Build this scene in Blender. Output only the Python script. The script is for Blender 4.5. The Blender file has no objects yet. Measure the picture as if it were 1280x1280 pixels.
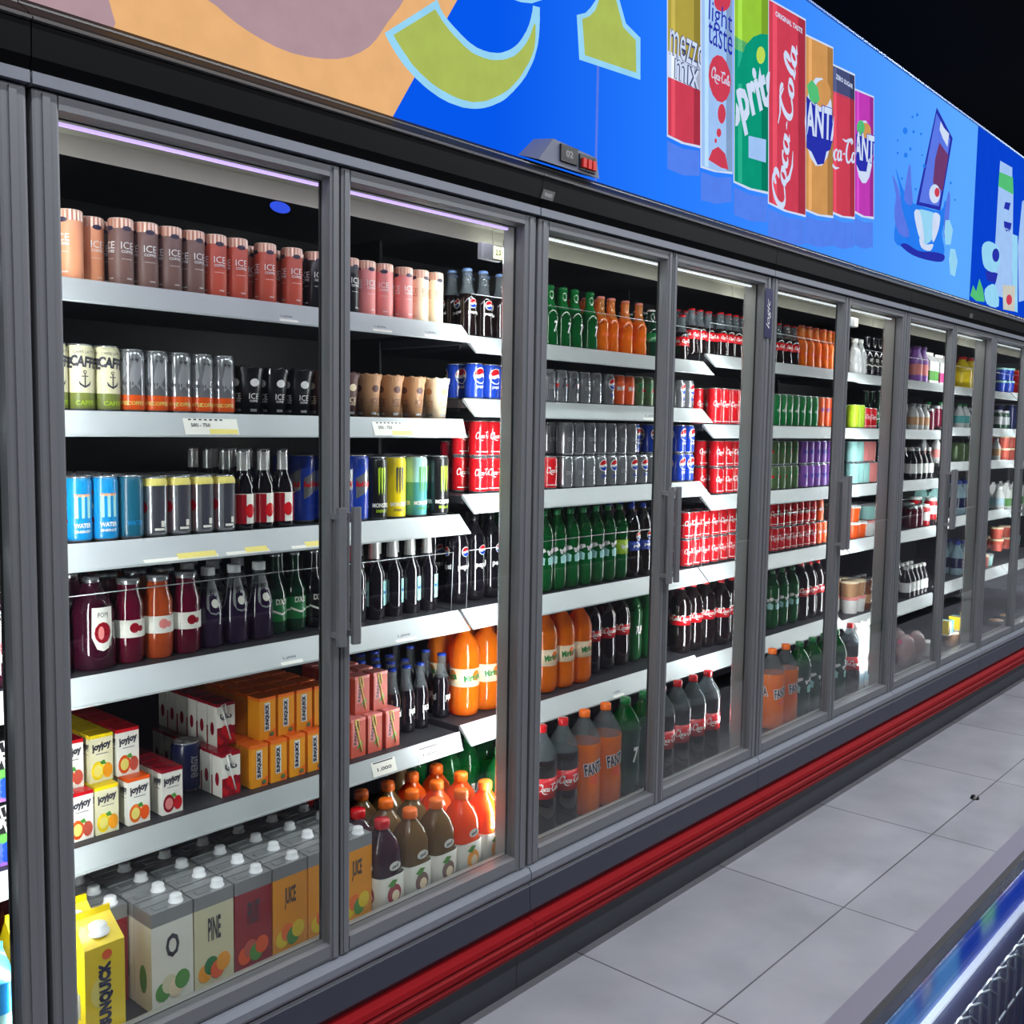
import bpy, bmesh, math, random
from math import sin, cos, pi, radians
from mathutils import Matrix, Vector
random.seed(7)
S = bpy.context.scene
COL = S.collection
# ---------------------------------------------------------------- camera
cam = bpy.data.objects.new('camera', bpy.data.cameras.new('camera')); COL.objects.link(cam); S.camera = cam
YAW, PIT, ROL = 0.84752, -0.08356, 0.01506
f_ = Vector((sin(YAW)*cos(PIT), cos(YAW)*cos(PIT), sin(PIT)))
r_ = f_.cross(Vector((0, 0, 1))).normalized(); u_ = r_.cross(f_)
r2 = r_*cos(ROL) + u_*sin(ROL); u2 = -r_*sin(ROL) + u_*cos(ROL)
mw = Matrix((r2, u2, -f_)).transposed().to_4x4(); mw.translation = Vector((-0.72355, -1.67108, 1.50628))
cam.matrix_world = mw
cam.data.sensor_width = 36; cam.data.lens = 1264.427/1280*36; cam.data.clip_start = .02
# ---------------------------------------------------------------- world, exposure
w = bpy.data.worlds.new('world'); S.world = w; w.use_nodes = True
w.node_tree.nodes['Background'].inputs[0].default_value = (.6, .7, 1, 1)
w.node_tree.nodes['Background'].inputs[1].default_value = .04
S.view_settings.view_transform = 'Standard'; S.view_settings.look = 'None'
S.view_settings.gamma = 1; S.view_settings.use_curve_mapping = False
S.view_settings.exposure = 0.0
S.cycles.max_bounces = 8; S.cycles.transparent_max_bounces = 24
S.cycles.use_denoising = True
# ---------------------------------------------------------------- ceiling lighting of the aisle (area lamps sit in the fixtures built below)
CEIL_POWER = 47.0      # W per tube fixture
STRIP_POWER = 6.2     # W per LED strip behind the door posts
SHELF_POWER = 1.3

# ---------------------------------------------------------------- materials
MATS = {}
def lin(c):
    return tuple(((v/255)/12.92 if v/255 <= .04045 else ((v/255+.055)/1.055)**2.4) for v in c) + (1,)
def mat(name, rgb, rough=.45, metal=0, coat=0, emit=0, clear=0, noise=0, bump=0, scale=40, spec=.5):
    m = bpy.data.materials.new(name); m.use_nodes = True; nt = m.node_tree; N = nt.nodes
    b = N['Principled BSDF']; c = lin(rgb)
    b.inputs['Base Color'].default_value = c; b.inputs['Roughness'].default_value = rough
    b.inputs['Metallic'].default_value = metal; b.inputs['Coat Weight'].default_value = coat; b.inputs['Coat Roughness'].default_value = .04; b.inputs['Specular IOR Level'].default_value = spec
    if emit:
        b.inputs['Emission Color'].default_value = c; b.inputs['Emission Strength'].default_value = emit
    if noise or bump:
        tc = N.new('ShaderNodeTexCoord'); no = N.new('ShaderNodeTexNoise'); no.inputs['Scale'].default_value = scale; no.inputs['Detail'].default_value = 5
        nt.links.new(tc.outputs['Object'], no.inputs['Vector'])
        if noise:
            mx = N.new('ShaderNodeMix'); mx.data_type = 'RGBA'
            mx.inputs['A'].default_value = tuple(v*(1-noise) for v in c[:3])+(1,); mx.inputs['B'].default_value = tuple(min(1, v*(1+noise)) for v in c[:3])+(1,)
            nt.links.new(no.outputs['Fac'], mx.inputs['Factor']); nt.links.new(mx.outputs['Result'], b.inputs['Base Color'])
            if emit: nt.links.new(mx.outputs['Result'], b.inputs['Emission Color'])
        if bump:
            bp = N.new('ShaderNodeBump'); bp.inputs['Strength'].default_value = bump; bp.inputs['Distance'].default_value = .002
            nt.links.new(no.outputs['Fac'], bp.inputs['Height']); nt.links.new(bp.outputs['Normal'], b.inputs['Normal'])
    if clear:
        tr = N.new('ShaderNodeBsdfTransparent'); tr.inputs[0].default_value = tuple(.35+.65*v for v in c[:3])+(1,); ms = N.new('ShaderNodeMixShader'); ms.inputs[0].default_value = clear
        nt.links.new(b.outputs[0], ms.inputs[1]); nt.links.new(tr.outputs[0], ms.inputs[2]); nt.links.new(ms.outputs[0], N['Material Output'].inputs[0])
    MATS[name] = m
    return m
def drinkmat(name, rgb, glow=.35, rough=.05):
    # tinted liquid seen through glossy plastic or glass: diffuse with some light passing through
    m = mat(name, rgb, rough, coat=.8); nt = m.node_tree; b = nt.nodes['Principled BSDF']
    t = nt.nodes.new('ShaderNodeBsdfTranslucent'); t.inputs[0].default_value = lin(rgb)
    ms = nt.nodes.new('ShaderNodeMixShader'); ms.inputs[0].default_value = glow
    nt.links.new(b.outputs[0], ms.inputs[1]); nt.links.new(t.outputs[0], ms.inputs[2]); nt.links.new(ms.outputs[0], nt.nodes['Material Output'].inputs[0])
P = dict(rough=.4)
for n, c, k in [
 ('frame', (122, 124, 128), dict(rough=.42, metal=.25, bump=.1, scale=300)), ('frame_light', (150, 152, 150), dict(rough=.4)), ('rail_grey', (122, 126, 136), dict(rough=.42, noise=.08)),
 ('gasket', (28, 28, 30), dict(rough=.7)), ('fascia', (5, 5, 7), dict(rough=.5, spec=.12)), ('fascia_edge', (78, 76, 76), dict(rough=.35)),
 ('slate', (52, 56, 70), dict(rough=.4, noise=.12, scale=9)), ('bumper_red', (134, 14, 22), dict(rough=.6, spec=.15, noise=.1, scale=14)), ('kick', (60, 64, 72), dict(rough=.5, noise=.1)),
 ('liner', (15, 15, 19), dict(rough=.5, noise=.2)), ('shelf_top', (44, 44, 50), dict(rough=.5, noise=.1)), ('price_rail', (180, 186, 188), dict(rough=.35, noise=.03, scale=12)),
 ('header', (112, 110, 98), dict(rough=.6, noise=.12, scale=6)), ('wire', (185, 188, 192), dict(rough=.3, metal=.8)), ('tag_white', (238, 236, 226), P), ('tag_yellow', (238, 222, 120), P), ('ink', (60, 60, 70), P),
 ('steel', (190, 192, 195), dict(rough=.25, metal=.9)), ('white', (236, 236, 234), P), ('cap_white', (232, 234, 238), dict(rough=.35)), ('black', (16, 16, 18), dict(rough=.3, coat=.4)),
 ('copper', (248, 216, 196), dict(rough=.25, metal=.15)), ('copper_shade', (190, 128, 104), dict(rough=.3, metal=.2)), ('tag_dark', (52, 44, 70), P), ('silver', (186, 188, 192), dict(rough=.24, metal=.75)),
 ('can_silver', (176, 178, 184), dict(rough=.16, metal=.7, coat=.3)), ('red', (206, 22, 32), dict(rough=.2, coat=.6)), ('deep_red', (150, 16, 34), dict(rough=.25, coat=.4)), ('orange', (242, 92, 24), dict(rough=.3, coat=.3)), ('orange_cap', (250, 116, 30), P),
 ('peach', (232, 156, 116), P), ('brown_can', (122, 92, 86), P), ('rust', (196, 84, 66), P), ('pinkish', (232, 138, 134), P), ('cream', (242, 220, 186), P), ('tan', (190, 142, 102), P), ('cup_brown', (92, 58, 56), P), ('cup_black', (24, 26, 30), dict(rough=.3)),
 ('parchment', (222, 216, 180), P), ('olive', (120, 130, 62), P), ('lime', (170, 205, 40), P), ('sky', (20, 140, 206), dict(rough=.28, coat=.4)), ('teal', (24, 92, 118), dict(rough=.28, coat=.4)), ('blue', (22, 60, 170), dict(rough=.25, coat=.4)),
 ('navy', (20, 28, 72), dict(rough=.25, coat=.4)), ('yellow', (246, 214, 20), dict(rough=.3, coat=.2)), ('amberp', (246, 160, 30), P), ('green', (16, 120, 60), dict(rough=.3, coat=.3)), ('leafp', (80, 150, 60), P), ('green_can', (96, 120, 82), dict(rough=.28, metal=.3)), ('purple', (140, 88, 178), dict(rough=.28, coat=.3)),
 ('magentap', (196, 40, 120), P), ('aqua', (160, 214, 210), P), ('aquad', (70, 150, 150), P), ('grape', (66, 84, 190), P), ('grey', (140, 142, 146), P), ('grey_foil', (158, 160, 162), dict(rough=.35, metal=.4)), ('sack', (190, 160, 160), dict(rough=.3, clear=.35, bump=.6, scale=30)),
 ('clear', (168, 178, 184), dict(rough=.06, coat=.8, clear=.82)), ('clear_orange', (255, 170, 80), dict(rough=.06, coat=.8, clear=.6)), ('foil', (206, 206, 204), dict(rough=.22, metal=.3)), ('foil_gold', (214, 196, 140), dict(rough=.22, metal=.3)), ('clear_green', (16, 110, 50), dict(rough=.08, coat=.6, clear=.55)), ('bag_pink', (214, 90, 130), P), ('amber_glass', (120, 62, 30), dict(rough=.1, coat=.6)),
 ('tube_violet', (196, 170, 255), dict(emit=1.5)), ('tube_white', (240, 244, 250), dict(emit=1.2)), ('screen', (240, 242, 200), dict(emit=1.2)), ('oval_blue', (40, 80, 230), dict(rough=.3)), ('sticker_navy', (44, 44, 84), P), ('switch_red', (190, 30, 24), dict(emit=.15)), ('box_grey', (92, 96, 116), P),
 ('ceiling', (9, 9, 12), dict(rough=.9)), ('wallp', (40, 42, 48), dict(rough=.8, noise=.1)), ('cap_blue', (120, 150, 205), P), ('lid_edge', (44, 50, 64), dict(rough=.2)), ('sign_edge', (96, 130, 190), P), ('fz_frame', (128, 124, 134), dict(rough=.35, metal=.5)), ('fz_liner', (92, 92, 122), dict(rough=.4)), ('fz_bag', (70, 110, 200), P)]:
    mat(n, c, **k)
for n, c, g in [('cola', (22, 12, 12), .05), ('cola_red', (52, 14, 26), .1), ('orange_soda', (250, 128, 16), .45), ('orange_juice_l', (250, 96, 26), .4), ('brown_juice', (128, 98, 58), .3), ('berry_juice', (58, 26, 44), .2),
 ('green_pet', (10, 108, 48), .45), ('green_dark', (16, 66, 44), .3), ('red_juice_l', (104, 12, 44), .2), ('jug_juice', (60, 12, 34), .15), ('peach_juice_l', (214, 92, 44), .35), ('purple_juice', (46, 28, 62), .2), ('seven_green', (26, 150, 70), .5), ('water', (170, 200, 214), .3), ('milk', (206, 208, 208), .2), ('oil', (232, 206, 20), .4), ('malt', (20, 16, 24), .05)]:
    drinkmat(n, c, g)
for n, c in [('beige', (232, 178, 122)), ('mauve', (176, 146, 154)), ('pale_blue', (150, 212, 246)), ('lime_yellow', (172, 188, 92)), ('white_edge', (206, 220, 250)), ('gold', (176, 160, 70)), ('soft_red', (204, 64, 86)), ('ice_white', (160, 196, 246)),
 ('lime', (150, 200, 60)), ('teal_green', (12, 150, 120)), ('amber', (206, 150, 88)), ('slate', (70, 78, 120)), ('magenta', (190, 60, 180)), ('lemon', (190, 220, 90)), ('deep_blue', (40, 50, 170)), ('leaf', (84, 190, 120)), ('print_reflection', (84, 130, 238)),
 ('glass_blue', (90, 120, 230)), ('cola_brown', (110, 60, 110)), ('splash', (40, 124, 240)), ('royal_blue', (8, 66, 206)), ('cream_yellow', (200, 200, 190)), ('sign_blue', (18, 100, 244))]:
    m = mat('art_'+n, c, .5, emit=1.0, noise=.12, scale=16); m.node_tree.nodes['Principled BSDF'].inputs['Base Color'].default_value = (0, 0, 0, 1); m.node_tree.nodes['Principled BSDF'].inputs['Specular IOR Level'].default_value = 0
    for l in list(m.node_tree.links):
        if l.to_socket.name == 'Base Color': m.node_tree.links.remove(l)
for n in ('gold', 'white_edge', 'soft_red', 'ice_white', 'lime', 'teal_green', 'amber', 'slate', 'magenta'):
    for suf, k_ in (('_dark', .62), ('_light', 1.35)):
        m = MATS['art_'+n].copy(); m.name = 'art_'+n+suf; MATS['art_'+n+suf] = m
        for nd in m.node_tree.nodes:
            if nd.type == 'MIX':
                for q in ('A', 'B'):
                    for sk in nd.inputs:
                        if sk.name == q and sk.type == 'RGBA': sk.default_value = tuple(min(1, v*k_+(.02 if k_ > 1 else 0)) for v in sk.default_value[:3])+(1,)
# the printed blue ground runs from strong blue to a paler blue along the sign
m = MATS['art_sign_blue']; nt = m.node_tree; N = nt.nodes; b = N['Principled BSDF']
tc = N.new('ShaderNodeTexCoord'); sx = N.new('ShaderNodeSeparateXYZ'); mr = N.new('ShaderNodeMapRange'); mr.inputs[1].default_value = 1.2; mr.inputs[2].default_value = 4.6
rp = N.new('ShaderNodeValToRGB'); rp.color_ramp.elements[0].color = lin((6, 88, 236)); rp.color_ramp.elements[1].color = lin((92, 170, 255)); e = rp.color_ramp.elements.new(.22); e.color = lin((36, 122, 255))
nt.links.new(tc.outputs['Object'], sx.inputs[0]); nt.links.new(sx.outputs[0], mr.inputs[0]); nt.links.new(mr.outputs[0], rp.inputs[0])
nt.links.new(rp.outputs[0], b.inputs['Emission Color'])
# thin door glass: reflects by angle, lets the rest through
def glassmat(name, tint, rough, gain=1.0):
    m = bpy.data.materials.new(name); m.use_nodes = True; nt = m.node_tree; N = nt.nodes; N.remove(N['Principled BSDF'])
    tr = N.new('ShaderNodeBsdfTransparent'); tr.inputs[0].default_value = tint; gl = N.new('ShaderNodeBsdfGlossy'); gl.inputs['Roughness'].default_value = rough
    lw = N.new('ShaderNodeLayerWeight'); lw.inputs[0].default_value = .5; pw = N.new('ShaderNodeMath'); pw.operation = 'POWER'; pw.inputs[1].default_value = 4.2; nt.links.new(lw.outputs['Facing'], pw.inputs[0])
    mu = N.new('ShaderNodeMath'); mu.operation = 'MULTIPLY_ADD'; mu.inputs[1].default_value = .8*gain; mu.inputs[2].default_value = .04*gain; mu.use_clamp = True
    ms = N.new('ShaderNodeMixShader'); nt.links.new(pw.outputs[0], mu.inputs[0]); nt.links.new(mu.outputs[0], ms.inputs[0])
    nt.links.new(tr.outputs[0], ms.inputs[1]); nt.links.new(gl.outputs[0], ms.inputs[2]); nt.links.new(ms.outputs[0], N['Material Output'].inputs[0]); MATS[name] = m
glassmat('door_glass', (.95, .97, .96, 1), .02, 1.2)
glassmat('lid_glass', (.9, .93, .96, 1), .06, 3.2)
# floor: polished grey 80 cm tiles
m = bpy.data.materials.new('floor_tiles'); m.use_nodes = True; MATS['floor_tiles'] = m; nt = m.node_tree; N = nt.nodes; b = N['Principled BSDF']
tc = N.new('ShaderNodeTexCoord'); mp = N.new('ShaderNodeMapping'); mp.inputs['Location'].default_value = (-3.115+8, .4215+8, 0)
br = N.new('ShaderNodeTexBrick'); br.offset = 0; br.squash = 1; br.inputs['Scale'].default_value = 1; br.inputs['Brick Width'].default_value = .8; br.inputs['Row Height'].default_value = .8
br.inputs['Mortar Size'].default_value = .0028; br.inputs['Color1'].default_value = lin((150, 151, 158)); br.inputs['Color2'].default_value = lin((144, 145, 152)); br.inputs['Mortar'].default_value = lin((84, 84, 90))
no = N.new('ShaderNodeTexNoise'); no.inputs['Scale'].default_value = 3.5; no.inputs['Detail'].default_value = 8
mx = N.new('ShaderNodeMix'); mx.data_type = 'RGBA'; mx.blend_type = 'OVERLAY'; mx.inputs['Factor'].default_value = .3
nt.links.new(tc.outputs['Object'], mp.inputs[0]); nt.links.new(mp.outputs[0], br.inputs['Vector']); nt.links.new(tc.outputs['Object'], no.inputs['Vector'])
nt.links.new(br.outputs['Color'], mx.inputs['A']); nt.links.new(no.outputs['Fac'], mx.inputs['B']); nt.links.new(mx.outputs['Result'], b.inputs['Base Color'])
b.inputs['Roughness'].default_value = .22; b.inputs['Specular IOR Level'].default_value = .45

# ---------------------------------------------------------------- mesh helpers
class MB:
    def __init__(s): s.v = []; s.f = []; s.m = []; s.sm = []; s.mats = []
    def mi(s, n):
        if n not in s.mats: s.mats.append(n)
        return s.mats.index(n)
    def add(s, vs, fs, m, smooth=False):
        o = len(s.v); s.v += [tuple(v) for v in vs]; i = s.mi(m)
        for f in fs: s.f.append(tuple(o+k for k in f)); s.m.append(i); s.sm.append(smooth)
        return s
    def box(s, x0, x1, y0, y1, z0, z1, m):
        v = [(x, y, z) for z in (z0, z1) for y in (y0, y1) for x in (x0, x1)]
        return s.add(v, [(0, 2, 3, 1), (4, 5, 7, 6), (0, 1, 5, 4), (2, 6, 7, 3), (0, 4, 6, 2), (1, 3, 7, 5)], m)
    def rbox(s, x0, x1, y0, y1, z0, z1, m, c=.004):
        # box with its vertical edges rounded off
        q = [(x0+c, y0), (x1-c, y0), (x1, y0+c), (x1, y1-c), (x1-c, y1), (x0+c, y1), (x0, y1-c), (x0, y0+c)]
        return s.prism(q, z0, z1, m)
    def prism(s, q, z0, z1, m):
        n = len(q); v = [(x, y, z0) for x, y in q]+[(x, y, z1) for x, y in q]
        return s.add(v, [tuple(range(n))[::-1], tuple(range(n, 2*n))]+[(i, (i+1) % n, n+(i+1) % n, n+i) for i in range(n)], m)
    def extr(s, q, x0, x1, m):
        # profile of (y, z) points swept along X
        n = len(q); v = [(x0, y, z) for y, z in q]+[(x1, y, z) for y, z in q]
        return s.add(v, [tuple(range(n)), tuple(range(n, 2*n))[::-1]]+[(i, n+i, n+(i+1) % n, (i+1) % n) for i in range(n)], m)
    def lathe(s, pr, seg=20, sq=0, x=0, y=0):
        # pr: list of (r, z, material of the band up to the next point); sq > 0 squares the section
        def rr(a): return 1 if not sq else 1/((abs(cos(a))**sq+abs(sin(a))**sq)**(1/sq))
        for k in range(len(pr)-1):
            (r0, z0, m), (r1, z1, _) = pr[k][:3], pr[k+1][:3]
            if m is None: continue
            v = []
            for r, z in ((r0, z0), (r1, z1)):
                for i in range(seg):
                    a = 2*pi*i/seg; q = rr(a); v.append((x+r*q*cos(a), y+r*q*sin(a), z))
            s.add(v, [(i, (i+1) % seg, seg+(i+1) % seg, seg+i) for i in range(seg)], m, True)
        return s
    def tube(s, pts, r, m, seg=6):
        pts = [Vector(p) for p in pts]; rings = []
        for i, p in enumerate(pts):
            t = (pts[min(i+1, len(pts)-1)]-pts[max(i-1, 0)]).normalized(); a = t.cross(Vector((0, 0, 1)))
            if a.length < .1: a = t.cross(Vector((0, 1, 0)))
            a.normalize(); b2 = t.cross(a); rings.append([p+a*r*cos(2*pi*k/seg)+b2*r*sin(2*pi*k/seg) for k in range(seg)])
        v = [q for R_ in rings for q in R_]; n = len(pts)
        fs = [(i*seg+k, i*seg+(k+1) % seg, (i+1)*seg+(k+1) % seg, (i+1)*seg+k) for i in range(n-1) for k in range(seg)]
        return s.add(v, fs+[tuple(range(seg)), tuple(range((n-1)*seg, n*seg))[::-1]], m, True)
    def mesh(s, name):
        me = bpy.data.meshes.new(name); me.from_pydata(s.v, [], s.f)
        for n in s.mats: me.materials.append(MATS[n])
        me.polygons.foreach_set('material_index', s.m); me.polygons.foreach_set('use_smooth', s.sm)
        bm = bmesh.new(); bm.from_mesh(me); bmesh.ops.remove_doubles(bm, verts=bm.verts, dist=1e-5); bmesh.ops.recalc_face_normals(bm, faces=bm.faces); bm.to_mesh(me); bm.free()
        return me
    def build(s, name, parent=None, loc=None):
        return link(name, s.mesh(name), parent, loc)
def link(name, me, parent=None, loc=None):
    o = bpy.data.objects.new(name, me); COL.objects.link(o)
    if parent: o.parent = parent
    if loc: o.location = loc
    return o
def tag(o, label=None, cat=None, group=None, kind=None):
    for k, v in (('label', label), ('category', cat), ('group', group), ('kind', kind)):
        if v: o[k] = v
    return o
def thing(name, label, cat, loc=(0, 0, 0), group=None):
    o = bpy.data.objects.new(name, None); COL.objects.link(o); o.location = loc; o.empty_display_size = .05
    return tag(o, label, cat, group)
# lettering: the built-in font as flat polygons, wrapped round a can or laid on a box face
TXT = {}
def stroke_script():
    # flowing hand-drawn cola script: pen strokes with a broad nib
    def arc(cx, cy, rx, ry, a0, a1, n=12): return [(cx+rx*cos(radians(a0+(a1-a0)*i/n)), cy+ry*sin(radians(a0+(a1-a0)*i/n))) for i in range(n+1)]
    def loop(cx, cy, rx=.30, ry=.42): return arc(cx, cy, rx, ry, 80, 440, 12)
    S_ = [arc(.62, 1.0, .62, 1.0, 40, 300, 16)+[(1.25, .35), (1.9, -.35), (2.6, -.62), (3.3, -.55)], arc(1.0, 1.45, .3, .42, 180, -60, 8),
          loop(1.55, .5), arc(2.45, .5, .32, .42, 50, 310, 10), loop(3.1, .5), [(3.42, .9), (3.38, .3), (3.5, .1), (3.75, .2)], [(3.75, .62), (3.95, .7), (4.15, .66)],
          arc(4.95, 1.0, .60, 1.0, 40, 310, 16)+[(5.5, .45)], [(5.3, 1.55), (4.7, 1.95), (4.0, 1.75), (3.4, 1.9)], loop(5.85, .5), arc(6.75, 1.1, .22, .75, -20, 250, 10)+[(6.6, .15), (6.85, .08), (7.05, .3)], loop(7.4, .5), [(7.72, .9), (7.68, .3), (7.8, .08), (8.1, .25)]]
    v = []; f = []
    for p in S_:
        p = [(x+.28*y, y) for x, y in p]; o = len(v)
        for i, (x, y) in enumerate(p):
            a = p[max(i-1, 0)]; b = p[min(i+1, len(p)-1)]; dx, dy = b[0]-a[0], b[1]-a[1]; L = math.hypot(dx, dy) or 1; dx /= L; dy /= L
            w_ = (.075+.10*abs(dy*.85-dx*.3))*(.35 if i in (0, len(p)-1) else 1); v += [(x-dy*w_, y+dx*w_), (x+dy*w_, y-dx*w_)]
        f += [(o+2*i, o+2*i+1, o+2*i+3, o+2*i+2) for i in range(len(p)-1)]
    x0 = min(q[0] for q in v); x1 = max(q[0] for q in v); y0 = min(q[1] for q in v); y1 = max(q[1] for q in v)
    return [((x-(x0+x1)/2)/(x1-x0), (y-(y0+y1)/2)/(y1-y0)) for x, y in v], f
def text_poly(t, bold=.02, shear=0):
    k = (t, bold, shear)
    if t == 'Coca-Cola':
        if t not in TXT: TXT[t] = stroke_script()
        return TXT[t]
    if k not in TXT:
        cu = bpy.data.curves.new('lettering', 'FONT'); cu.body = t; cu.size = 1; cu.offset = bold; cu.shear = shear; cu.resolution_u = 2; cu.align_x = 'CENTER'; cu.align_y = 'CENTER'
        ob = bpy.data.objects.new('lettering', cu); COL.objects.link(ob); dg = bpy.context.evaluated_depsgraph_get(); dg.update()
        me = bpy.data.meshes.new_from_object(ob.evaluated_get(dg)); v = [tuple(p.co[:2]) for p in me.vertices]; f = [tuple(p.vertices) for p in me.polygons]
        bpy.data.objects.remove(ob); bpy.data.curves.remove(cu); bpy.data.meshes.remove(me)
        if v:
            x0 = min(p[0] for p in v); x1 = max(p[0] for p in v); y0 = min(p[1] for p in v); y1 = max(p[1] for p in v)
            v = [((x-(x0+x1)/2)/(x1-x0), (y-(y0+y1)/2)/(y1-y0)) for x, y in v]
        TXT[k] = (v, f)
    return TXT[k]
def decal(mb, mp, m, v, f, cut=0):
    # mp maps label coordinates (x right, y up) to 3D; cut > 0 slices the polygons so that they can bend
    if cut and v:
        bm = bmesh.new(); vs = [bm.verts.new((x, y, 0)) for x, y in v]
        for q in f:
            try: bm.faces.new([vs[i] for i in q])
            except ValueError: pass
        x0 = min(p[0] for p in v); x1 = max(p[0] for p in v); n = int((x1-x0)/cut)
        for k in range(1, n+1):
            bmesh.ops.bisect_plane(bm, geom=bm.verts[:]+bm.edges[:]+bm.faces[:], plane_co=(x0+k*cut, 0, 0), plane_no=(1, 0, 0))
        bm.verts.index_update(); v = [tuple(q.co[:2]) for q in bm.verts]; f = [tuple(w_.index for w_ in q.verts) for q in bm.faces]; bm.free()
    mb.add([mp(x, y) for x, y in v], f, m)
def TT(mb, mp, t, w, h, cx, cy, m, rot=0, bold=.02, shear=0, cut=0):
    v, f = text_poly(t, bold, shear); c, s_ = cos(radians(rot)), sin(radians(rot))
    decal(mb, mp, m, [(cx+x*w*c-y*h*s_, cy+x*w*s_+y*h*c) for x, y in v], f, cut)
def EL(mb, mp, rx, ry, cx, cy, m, n=12, cut=0):
    decal(mb, mp, m, [(cx+rx*cos(2*pi*i/n), cy+ry*sin(2*pi*i/n)) for i in range(n)], [tuple(range(n))], cut)
def PG(mb, mp, pts, m, cut=0): decal(mb, mp, m, pts, [tuple(range(len(pts)))], cut)
def RC(mb, mp, x0, x1, y0, y1, m, cut=0): PG(mb, mp, [(x0, y0), (x1, y0), (x1, y1), (x0, y1)], m, cut)
def cyl(r, e=.0005, a0=0): return lambda x, y: ((r+e)*sin(x/r+a0), -(r+e)*cos(x/r+a0), y)
def front(d, e=.0005): return lambda x, y: (x, -d-e, y)
def side(w_, e=.0005): return lambda x, y: (-w_-e, -x, y)
# ---------------------------------------------------------------- the goods: every kind is modelled once, then copied
K = {}
def kind(key, name, desc, cat, fn, r, single=False): K[key] = dict(name=name, desc=desc, cat=cat, fn=fn, r=r, single=single)
def tri(*z): return z
# -- cans
def can(r, h, bands, art=None, lid='silver', seg=24):
    def fn():
        b = MB(); n = len(bands); pr = [(r*.55, .003, 'silver'), (r*.8, 0, 'silver'), (r*.98, .007, bands[0][1])]
        lo = .007; hi = h-.011
        pr.append((r, .011, bands[0][1]))
        for i, (fr, c) in enumerate(bands):
            if i: pr.append((r, lo+(hi-lo)*fr, c))
        pr += [(r, hi, bands[-1][1]), (r*.87, h-.003, 'silver')]
        b.lathe(pr, seg)
        if art: art(b, cyl(r), r, h)
        l = MB(); l.lathe([(r*.87, h-.003, lid), (r*.88, h, lid), (r*.82, h, lid), (r*.8, h-.004, lid), (.0001, h-.004, lid)], seg)
        l.box(-r*.22, r*.22, -r*.5, r*.12, h-.004, h-.0022, lid)
        return [('body', b), ('lid', l)]
    return fn
def art_word(t, w_, h_, z, m, rot=0, shear=0, bold=.02):
    return lambda b, mp, r, h: TT(b, mp, t, w_, h_, .0, z, m, rot, bold, shear, .005)
def art_cola(b, mp, r, h):
    TT(b, mp, 'Coca-Cola', r*2.2, .026, 0, h*.58, 'white', 4, .03, .4, .005); TT(b, cyl(r, .0005, pi), 'Coca-Cola', r*2.2, .026, 0, h*.58, 'white', 4, .03, .4, .005)
    RC(b, mp, -r, r, .014, .0165, 'white', .006)
def globe(b, mp, x, z, q, ring='white', lo='blue', cut=.004):
    EL(b, mp, q*1.12, q*1.12, x, z, ring, 16, cut)
    mp2 = lambda X, Y: tuple(c*1.0 for c in up(mp(X, Y)))
    PG(b, mp2, [(x+q*cos(a), z+q*sin(a)) for a in [radians(d) for d in (0, 25, 50, 75, 100, 125, 150, 175)]]+[(x-q*.3, z+q*.1), (x+q*.4, z+q*.35)], 'red', cut)
    PG(b, mp2, [(x+q*cos(a), z+q*sin(a)) for a in [radians(d) for d in (195, 225, 255, 285, 315, 340)]]+[(x+q*.3, z-q*.1), (x-q*.3, z-q*.38)], lo, cut)
def up(p):
    # a hair further out than p
    k = 1+.0006/max(.01, math.hypot(p[0], p[1])); return (p[0]*k, p[1]*k, p[2])
def art_pepsi(b, mp, r, h):
    for a0 in (0, -2.4):
        globe(b, cyl(r, .0005, a0), 0, h*.66, r*.72)
        TT(b, cyl(r, .0005, a0), 'pepsi', r*.9, .011, 0, h*.36, 'white', 0, .02, 0, .005)
def art_pepsi_diet(b, mp, r, h):
    for a0 in (0, -2.6): globe(b, cyl(r, .0005, a0), 0, h*.68, r*.62); TT(b, cyl(r, .0005, a0), 'DIET', r*.8, .009, 0, h*.34, 'blue', 0, .02, 0, .005)
def art_seven(c='white'):
    def f(b, mp, r, h):
        for a0 in (0, -1.5):
            q = cyl(r, .0005, a0); TT(b, q, '7', r*.8, h*.3, -.2*r, h*.62, c, 0, .05, .2, .006); EL(b, cyl(r, .001, a0), r*.24, r*.24, r*.35, h*.55, 'red', 10, .004)
            TT(b, q, 'UP', r*.5, h*.09, r*.3, h*.42, c, 0, .04, .1, .006)
    return f
def art_caffe(b, mp, r, h):
    for a0 in (0, -1.9):
        q = cyl(r, .0005, a0)
        TT(b, q, 'CAFFE', r*2.1, .022, 0, h*.74, 'ink', -6, .05, 0, .004); TT(b, q, 'CAFFE LATTE', r*1.6, .005, 0, h*.88, 'ink', 0, .0, 0, .005)
        RC(b, q, -.0012, .0012, h*.38, h*.57, 'ink'); EL(b, q, .0035, .0035, 0, h*.59, 'ink'); EL(b, cyl(r, .001, a0), .0018, .0018, 0, h*.59, 'parchment'); RC(b, q, -.006, .006, h*.52, h*.535, 'ink')
        PG(b, q, [(-.012, h*.47), (-.010, h*.40), (0, h*.355), (.010, h*.40), (.012, h*.47), (.007, h*.42), (0, h*.385), (-.007, h*.42)], 'ink', .004)
        TT(b, q, 'CAFFE', r*1.4, .009, 0, h*.14, 'lime', 0, .02, 0, .005)
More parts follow.
